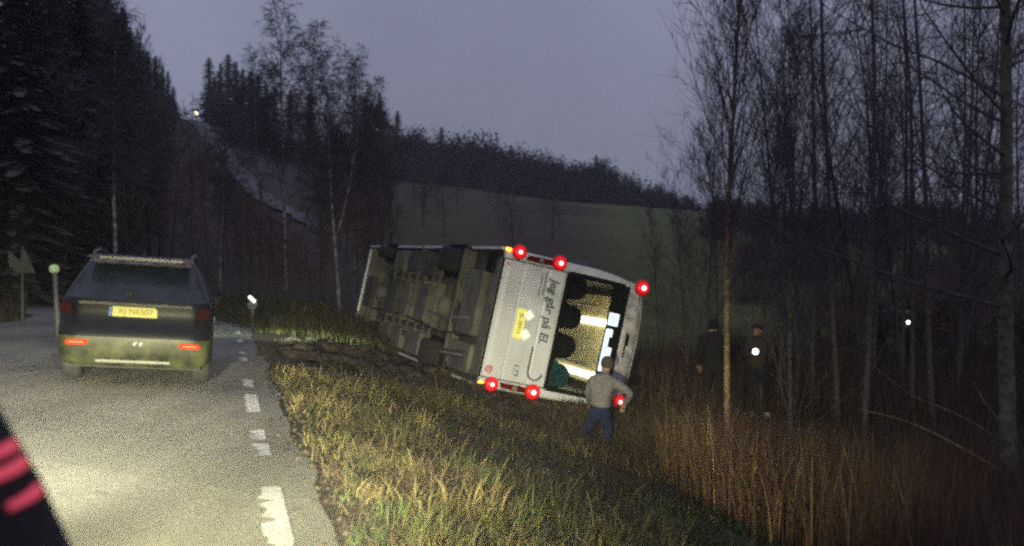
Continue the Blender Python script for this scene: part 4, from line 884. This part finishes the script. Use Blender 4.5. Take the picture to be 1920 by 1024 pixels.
# ------------------------------------------------------------------ people
def person(label, joints, radii, mats, splits, name='person', hair=None, handdir=None):
    """joints: world coordinates of one continuous skinned figure; mats (skin, jacket, trousers, shoes)"""
    J = {k: Vector(v) for k, v in joints.items()}
    E = [('pelvis', 'waist'), ('waist', 'chest'), ('chest', 'neck'), ('neck', 'chin'), ('chin', 'crown'),
         ('chest', 'shL'), ('shL', 'elL'), ('elL', 'wrL'), ('chest', 'shR'), ('shR', 'elR'), ('elR', 'wrR'),
         ('pelvis', 'hipL'), ('hipL', 'knL'), ('knL', 'anL'), ('anL', 'toL'), ('pelvis', 'hipR'), ('hipR', 'knR'), ('knR', 'anR'), ('anR', 'toR')]
    Rr = dict(pelvis=(.15, .12), waist=(.15, .115), chest=(.17, .125), neck=(.058, .058), chin=(.085, .09), crown=(.085, .09), shL=.075, shR=.075, elL=.055, elR=.055, wrL=.035, wrR=.035,
              hipL=.10, hipR=.10, knL=.068, knR=.068, anL=.048, anR=.048, toL=.04, toR=.04)
    Rr.update(radii or {})
    for side_ in 'LR':
        w_ = J['wr'+side_]; e_ = J['el'+side_]; d = (w_-e_).normalized(); a = d.cross(Vector((0, 1, 0))).normalized() if abs(d.y) < .9 else d.cross(Vector((1, 0, 0))).normalized()
        b = d.cross(a); J['pm'+side_] = w_+d*.07; Rr['pm'+side_] = (.036, .02); E.append(('wr'+side_, 'pm'+side_))
        for k, (off, L) in enumerate(((-.028, .065), (-.009, .08), (.010, .076), (.028, .058))):
            q1 = J['pm'+side_]+a*off+d*.03; q2 = q1+d*L*.5+b*.012; q3 = q2+d*L*.35+b*.03
            for nm, q in (('1', q1), ('2', q2), ('3', q3)): J[f'f{k}{nm}{side_}'] = q; Rr[f'f{k}{nm}{side_}'] = .009
            E += [('pm'+side_, f'f{k}1{side_}'), (f'f{k}1{side_}', f'f{k}2{side_}'), (f'f{k}2{side_}', f'f{k}3{side_}')]
        q1 = w_+d*.03-a*.045+b*.01; q2 = q1+d*.04-a*.012; J['t1'+side_] = q1; J['t2'+side_] = q2; Rr['t1'+side_] = .011; Rr['t2'+side_] = .009
        E += [('wr'+side_, 't1'+side_), ('t1'+side_, 't2'+side_)]
    names = list(J); idx = {k: i for i, k in enumerate(names)}
    me = bpy.data.meshes.new('tmp'); me.from_pydata([J[k][:] for k in names], [(idx[a], idx[b]) for a, b in E], []); o = bpy.data.objects.new('tmp', me); COL.objects.link(o)
    o.modifiers.new('skin', 'SKIN'); 
    for k in names:
        v = me.skin_vertices[0].data[idx[k]]; q = Rr[k]; v.radius = q if isinstance(q, tuple) else (q, q); v.use_root = (k == 'pelvis')
    sb = o.modifiers.new('sub', 'SUBSURF'); sb.levels = 2; sb.render_levels = 2
    bpy.context.view_layer.update(); m2 = bpy.data.meshes.new_from_object(o.evaluated_get(bpy.context.evaluated_depsgraph_get())); bpy.data.objects.remove(o)
    m2.materials.clear()
    for k in mats: m2.materials.append(k)
    segs = [(J['pelvis'], J['hipL'], 2), (J['pelvis'], J['hipR'], 2), (J['pelvis'], J['waist'], 1), (J['waist'], J['chest'], 1), (J['chest'], J['neck'], 1), (J['chin'], J['crown'], 0)]
    for s_ in 'LR': segs += [(J['sh'+s_], J['el'+s_], 1), (J['el'+s_], J['wr'+s_], 1), (J['wr'+s_], J['pm'+s_]+(J['pm'+s_]-J['wr'+s_]), 0), (J['hip'+s_], J['kn'+s_], 2), (J['kn'+s_], J['an'+s_], 2), (J['an'+s_], J['to'+s_], 3), (J['chest'], J['sh'+s_], 1)]
    for pgn in m2.polygons:
        c = pgn.center; best = 9; mi = 1
        for a, b, k in segs:
            ab = b-a; t = max(0, min(1, (c-a).dot(ab)/ab.length_squared)); dd = (c-a-ab*t).length
            if dd < best: best = dd; mi = k
        pgn.material_index = mi; pgn.use_smooth = True
    root = empty(name, label, 'person', tuple((J['anL']+J['anR'])/2))
    m2.transform(Matrix.Translation(-root.location)); m2.name = 'body'; b_ = link('body', m2, None, root)
    head = (J['chin']+J['crown'])/2 - root.location; axis = (J['crown']-J['chin']).normalized(); fw = handdir or Vector((0, 1, 0))
    # face: nose, eyes, mouth, ears on the side the figure looks to
    sd = axis.cross(fw).normalized()
    MB().tube([head+fw*.085+axis*.02, head+fw*.112-axis*.03, head+fw*.09-axis*.04], [.008, .014, .01], 6).build('nose', mats[0], root, smooth=True)
    for q in (-1, 1):
        MB().lathe([(0, -.011), (.009, -.006), (.011, 0), (.009, .006), (0, .011)], head+fw*.083+sd*q*.032+axis*.015, 'z', 8).build('eye', M['white'], root, smooth=True)
        MB().box(head+sd*q*.092+axis*.0, (.018, .03, .055), ch=.006).build('ear', mats[0], root)
    MB().box(head+fw*.088-axis*.062, (.045, .01, .009)).build('mouth', M['red'], root)
    # hair or hood: a cap over back and top of the head
    bm = bmesh.new(); bmesh.ops.create_uvsphere(bm, u_segments=16, v_segments=10, radius=1); 
    for v in list(bm.verts):
        if v.co.dot(Vector((0, 1, 0))) > .55 and v.co.z < .45 or v.co.z < -.75: bm.verts.remove(v)
    qm = fw.to_track_quat('Y', 'Z').to_matrix()
    for v in bm.verts: v.co = head + axis*.035 - fw*.012 + qm @ Vector((v.co.x*.108, v.co.y*.118, v.co.z*.125))
    m3 = bpy.data.meshes.new('hair'); bm.to_mesh(m3); bm.free(); link('hair', m3, hair[1], root, smooth=True).name = hair[0]
    return root
skin = mat('skin', (.30, .19, .14), .6, var=.1); M['jeans'] = mat('dark_blue_jeans', (.008, .014, .055), .9, scale=60, bump=.2)
M['jacket'] = mat('grey_jacket', (.10, .095, .10), .85, scale=30, bump=.4, col2=(.19, .178, .185)); M['shoe'] = mat('dark_shoes', (.02, .018, .018), .6)
M['black_cloth'] = mat('black_cloth', (.008, .008, .011), .9, scale=20, bump=.3); M['brown_cloth'] = mat('brown_cloth', (.035, .024, .020), .9, scale=20, bump=.3)
M['greyhair'] = mat('brown_hair', (.07, .05, .04), .9, scale=50, bump=.5); M['maroon'] = mat('maroon_hood', (.09, .025, .03), .9, scale=20, bump=.3); M['pale_shoe'] = mat('pale_shoes', (.6, .58, .6), .6)
D = 17.2
def J2(px, py, dy=0): return P(px, py, D+dy)
g0 = float(zt(tx(1120, D), D))
run = dict(pelvis=J2(1124, 768), waist=J2(1125, 747, .02), chest=J2(1130, 720, .06), neck=J2(1133, 700, .1), chin=J2(1136, 692, .12), crown=J2(1139, 678, .15),
    shL=J2(1110, 713, .05), elL=J2(1103, 738, .12), wrL=J2(1108, 757, .32), shR=J2(1152, 717, .05), elR=J2(1183, 738, -.02), wrR=J2(1172, 758, .14),
    hipL=J2(1117, 776, 0), knL=J2(1103, 802, .16), anL=J2(1077, 826, -.2), toL=J2(1070, 836, -.14), hipR=J2(1131, 776), knR=J2(1140, 806, .15), anR=J2(1132, 838, .05), toR=J2(1134, 846, .24))
person('person in a grey jacket and dark jeans striding towards the lit bus window', run,
       dict(chest=(.195, .13), waist=(.18, .13), pelvis=(.165, .13), shL=.09, shR=.09, elL=.072, elR=.072, hipL=.105, hipR=.105, knL=.08, knR=.08, anL=.062, anR=.062), [skin, M['jacket'], M['jeans'], M['shoe']], None, hair=('hair', M['greyhair']))
def stand(px, foot, d, h, label, jk, tr_, sh, hair, arm=0, fw=Vector((0, 1, 0)), wide=1.0):
    k = h/1.78; b = Vector(P(px, foot, d)); b.z = float(zt(b.x, b.y))+.02
    q = lambda x, y, z: b+Vector((x*k*wide, y*k, z*k))
    j = dict(pelvis=q(0, 0, .95), waist=q(0, 0, 1.12), chest=q(.0, .02, 1.36), neck=q(0, .02, 1.51), chin=q(0, .05, 1.58), crown=q(.01, .05, 1.70),
        shL=q(-.19, 0, 1.42), elL=q(-.26, 0, 1.15), wrL=q(-.22, .15, .95), shR=q(.19, 0, 1.42), elR=q(.25, .0, 1.15), wrR=q(.2, .14, .95),
        hipL=q(-.10, 0, .88), knL=q(-.12, .03, .5), anL=q(-.13, 0, .09), toL=q(-.15, .18*fw.y, .04), hipR=q(.10, 0, .88), knR=q(.12, .04, .5), anR=q(.15, -.02, .09), toR=q(.18, .15*fw.y, .04))
    if arm == 1: j['elL'] = q(-.27, -.12, 1.18); j['wrL'] = q(-.16, -.38, 1.27)
    if arm == 2: j['elR'] = q(.30, -.1, 1.22); j['wrR'] = q(.22, -.3, 1.3)
    return person(label, j, dict(chest=(.19, .14), waist=(.18, .14), shL=.09, shR=.09, elL=.07, elR=.07, anL=.065, anR=.065, knL=.08, knR=.08), [skin, jk, tr_, sh], None, hair=hair, handdir=fw), j
stand(1337, 790, 20, 1.82, 'person in black clothes standing left of the tan lit trunk, beyond the reeds', M['black_cloth'], M['black_cloth'], M['pale_shoe'], ('hair', M['black_cloth']))
_, j2 = stand(1420, 790, 20, 1.80, 'person in dark coat and red hood holding a bright torch, right of the tan trunk', M['brown_cloth'], M['black_cloth'], M['pale_shoe'], ('hood', M['maroon']), arm=1, fw=Vector((0, -1, 0)))
def torch(pos, label, m, rr=.035):
    o = empty('torch', label, 'torch', tuple(pos)); MB().lathe([(.018, .16), (.018, .03), (.036, .0), (.036, -.02)], (0, 0, 0), 'y', 12).build('barrel', M['rubber'], o, smooth=True)
    MB().lathe([(0, -.05), (rr, -.04), (rr*1.1, -.015)], (0, 0, 0), 'y', 14).build('lens', m, o, smooth=True); return o
torch(j2['wrL']+Vector((.0, -.16, .03)), 'brightest white torch, held by the person in the red hood', M['torch'], .05)
_, j3 = stand(1698, 768, 27, 1.75, 'person in black clothes deep in the wood with a small torch held up', M['black_cloth'], M['black_cloth'], M['shoe'], ('hair', M['black_cloth']), arm=1, fw=Vector((0, -1, 0)))
torch(j3['wrL']+Vector((.02, -.16, .1)), 'small dim torch among the far trunks', M['torch'], .04)
stand(1650, 768, 28, 1.72, 'person in dark brown clothes standing left of the one with the small torch', M['brown_cloth'], M['black_cloth'], M['shoe'], ('hair', M['brown_cloth']))

# ------------------------------------------------------------------ small things
# arrow sign seen from its grey back, left
d = 21.5; b = P(42, 605, d); sg = empty('road_sign', 'grey back of an arrow-shaped road sign on a thin post at the left roadside', 'road sign', (b.x, b.y, float(zt(b.x, b.y))), R(12))
zb = float(zt(b.x, b.y)); H = EYE+(512-462)/2000*d-zb
MB().tube([(0, 0, -.2), (0, 0, H)], .03, 10).build('post', M['signdark'], sg, smooth=True)
MB().plate([(-.26, -.12), (-.08, -.26), (.24, -.26), (.02, .25), (-.05, -.02), (-.28, .2)], .02, Matrix.Translation((0.02, -.04, H-.28)) @ Matrix.Rotation(R(90), 4, 'X')).build('sign_plate', M['signdark'], sg)
# marker posts
def post(px, topy, d, label, m, gm, lean=0, rr=.06):
    x = tx(px, d); z0 = float(zt(x, d)); H = EYE+(512-topy)/2000*d-z0
    o = empty('marker_post', label, 'marker post', (x, d, z0)); o.rotation_euler = (0, lean, 0)
    MB().lathe([(.045, -.2), (.045, H-.25), (.05, H-.05), (.03, H)], (0, 0, 0), 'z', 12).build('post', gm, o, smooth=True)
    return o, H
o, H = post(474, 556, 25.5, 'thin marker post with a bright white reflector right of the road ahead', None, M['signgrey'])
MB().lathe([(0, -.03), (.12, -.02), (.12, .02), (0, .03)], (0, -.03, H-.20), 'y', 18).build('grey_disc', M['signgrey'], o)
MB().box((.0, -.08, H-.06), (.20, .02, .075), Matrix.Rotation(R(42), 3, 'Y'), ch=.01).build('reflector', M['reflector'], o)
o, H = post(110, 500, 19.5, 'pale marker post with a greenish reflector cap left of the dark car', None, M['signgrey'], -.06)
MB().lathe([(.05, -.06), (.085, -.03), (.085, .05), (.03, .09)], (0, -.01, H-.05), 'z', 12).build('cap', M['reflgreen_glow'], o, smooth=True)
d = 16.5; x = tx(709, d); z0 = float(zt(x, d)); o = empty('stake', 'thin pale wooden stake standing in the torn soil before the bus', 'stake', (x, d, z0)); H = EYE+(512-728)/2000*d-z0
MB().box((0, 0, H/2-.1), (.035, .03, H+.2), ch=.006).build('shaft', M['stone'], o)
# pale strip of torn plastic in the ditch
mb = MB(); vs = []; pts = [(592, 698), (603, 712), (612, 724), (622, 738)]
for k, (a, b2) in enumerate(pts):
    q = P(a, b2, 16.6-k*.12); q.z = float(zt(q.x, q.y))+.05+.03*(k % 2); vs += [q+Vector((-.025, 0, .02*(-1)**k)), q+Vector((.03, .02, .03)), q+Vector((.03, .02, .02)), q+Vector((-.025, 0, -.01))]
mb.add(vs, [(4*i+k, 4*i+(k+1) % 4, 4*i+4+(k+1) % 4, 4*i+4+k) for i in range(3) for k in range(4)]); tag(mb.build('plastic_strip', M['signgrey']), 'torn pale plastic strip lying in the dark soil of the ditch', 'debris')
# rail of two pale boards behind the figure in the hood
d = 24; o = empty('board_rail', 'short rail of two pale weathered boards right of the person in the red hood', 'rail', (tx(1473, d), d, float(zt(tx(1473, d), d))), R(-6))
H = EYE+(512-716)/2000*d-float(zt(tx(1473, d), d))
for k in range(2): MB().box((0, 0, H-.14*k), (.62, .03, .06), Matrix.Rotation(R(6), 3, 'Y'), ch=.006).build('board', M['stone'], o)
for sx in (-.26, .26): MB().box((sx, .03, H/2-.1), (.06, .04, H+.1)).build('post', M['bark_grey'], o)
# house on the hill and far lamps
def house(px, py, d, w_, h_, label, lamp_px):
    x = tx(px, d); z = EYE+(512-py)/2000*d; o = empty('house', label, 'house', (x, d, z), R(8))
    MB().box((0, 2.5, h_/2-1.0), (w_, 5, h_+2)).build('wall', M['house'], o)
    MB().plate([(-w_/2-.3, 0), (w_/2+.3, 0), (0, w_*.38)], 5.6, Matrix.Translation((0, 5.3, h_)) @ Matrix.Rotation(R(90), 4, 'X')).build('roof', M['roof'], o)
    for k in (-1, 1): 
        f_ = MB().box((k*w_*.22, -.02, h_*.5), (w_*.16, .05, h_*.34)).build('window', M['dark_glass'], o); MB().box((k*w_*.22, -.05, h_*.5), (.05, .03, h_*.34)).build('frame', M['white'], f_)
    return o
house(722, 262, 196, 3.2, 2.2, 'small pale house half hidden by trees on the hill, left of the skyline trees', 0)
def lamppost(px, py, d, label, m, size, tall_=2.5, tilt=0):
    p_ = P(px, py, d); z0 = float(zt(p_.x, p_.y)); z0 = min(z0, p_.z-.6); o = empty('far_light', label, 'lamp', (p_.x, p_.y, z0)); H = p_.z-z0
    MB().tube([(0, .1, -.3), (0, .1, H), ], [.07, .05], 8).build('pole', M['steel'], o)
    MB().box((0, 0, H), size, Matrix.Rotation(tilt, 3, 'Y'), ch=min(size)*.2).build('lamp_head', m, o); return o
lamppost(703, 241, 172, 'lit lamp beside the small pale house on the hill', M['lamp'], (1.2, .3, .36), tilt=R(42))
lamppost(368, 212, 198, 'faint pale lamp in the gap where the hill track meets the sky', M['lampdim'], (.7, .3, .4), tilt=R(40))
lamppost(1735, 428, 150, 'tiny yellow light of a distant window beyond the right-hand wood', M['lampdim'], (.28, .2, .25))  # a distant lit window, built as a lamp on a pole

# drum right beside the camera, out of focus at the lower left
cn = empty('marker_drum', 'dark out-of-focus drum with three short red glowing bands at the lower left corner', 'marker drum', (-.97, 1.30, .0))
prof = [(.56, 0), (.56, .05), (.52, .08), (.50, .5), (.47, .73), (.44, .855), (.405, .963), (.362, 1.07), (.31, 1.17), (.23, 1.25), (.12, 1.30), (0, 1.32)]
MB().lathe(prof, (0, 0, 0), 'z', 40).build('drum_body', M['rubber'], cn, smooth=True)
M['band'] = mat('red_band', (.5, .04, .07), .5, emit=(1, .10, .17), estr=.5)  # emission added, since dusk light alone would leave the bands dim
def drum_r(z): return float(np.interp(z, [p[1] for p in prof], [p[0] for p in prof]))
for k, (z0, a0, a1, wv) in enumerate(((1.127, -42, 17, .0060), (1.104, -40, 17, .0062), (1.068, -3, 16, .0062))):
    vs = []; nn = 18
    for i in range(nn+1):
        a = R(a0+(a1-a0)*i/nn); zc = z0
        for q in (-1, 1): z = zc+q*wv*(.5+.5*i/nn); r0 = drum_r(z)+.004; vs.append((r0*math.cos(a), r0*math.sin(a), z))
        for q in (1, -1): z = zc+q*wv*(.5+.5*i/nn); r0 = drum_r(z)-.004; vs.append((r0*math.cos(a), r0*math.sin(a), z))
    MB().add(vs, [(4*i+j, 4*i+(j+1) % 4, 4*i+4+(j+1) % 4, 4*i+4+j) for i in range(nn) for j in range(4)]).build('red_band', M['band'], cn, smooth=True)

# thin haze volume, added to lift the blacks with distance
hz = MB().box((0, 130, 45), (700, 330, 112)).build('haze', None); tag(hz, kind='stuff', label='added thin haze lifting the dark tones over road, ditch and hill')
hm = bpy.data.materials.new('black_lift_haze'); hm.use_nodes = True; hn = hm.node_tree; hn.nodes.clear(); ho = hn.nodes.new('ShaderNodeOutputMaterial'); hv = hn.nodes.new('ShaderNodeVolumePrincipled')
hv.inputs['Color'].default_value = (.9, .9, .92, 1); hv.inputs['Density'].default_value = .0008; hn.links.new(hv.outputs[0], ho.inputs['Volume']); hz.data.materials.append(hm)
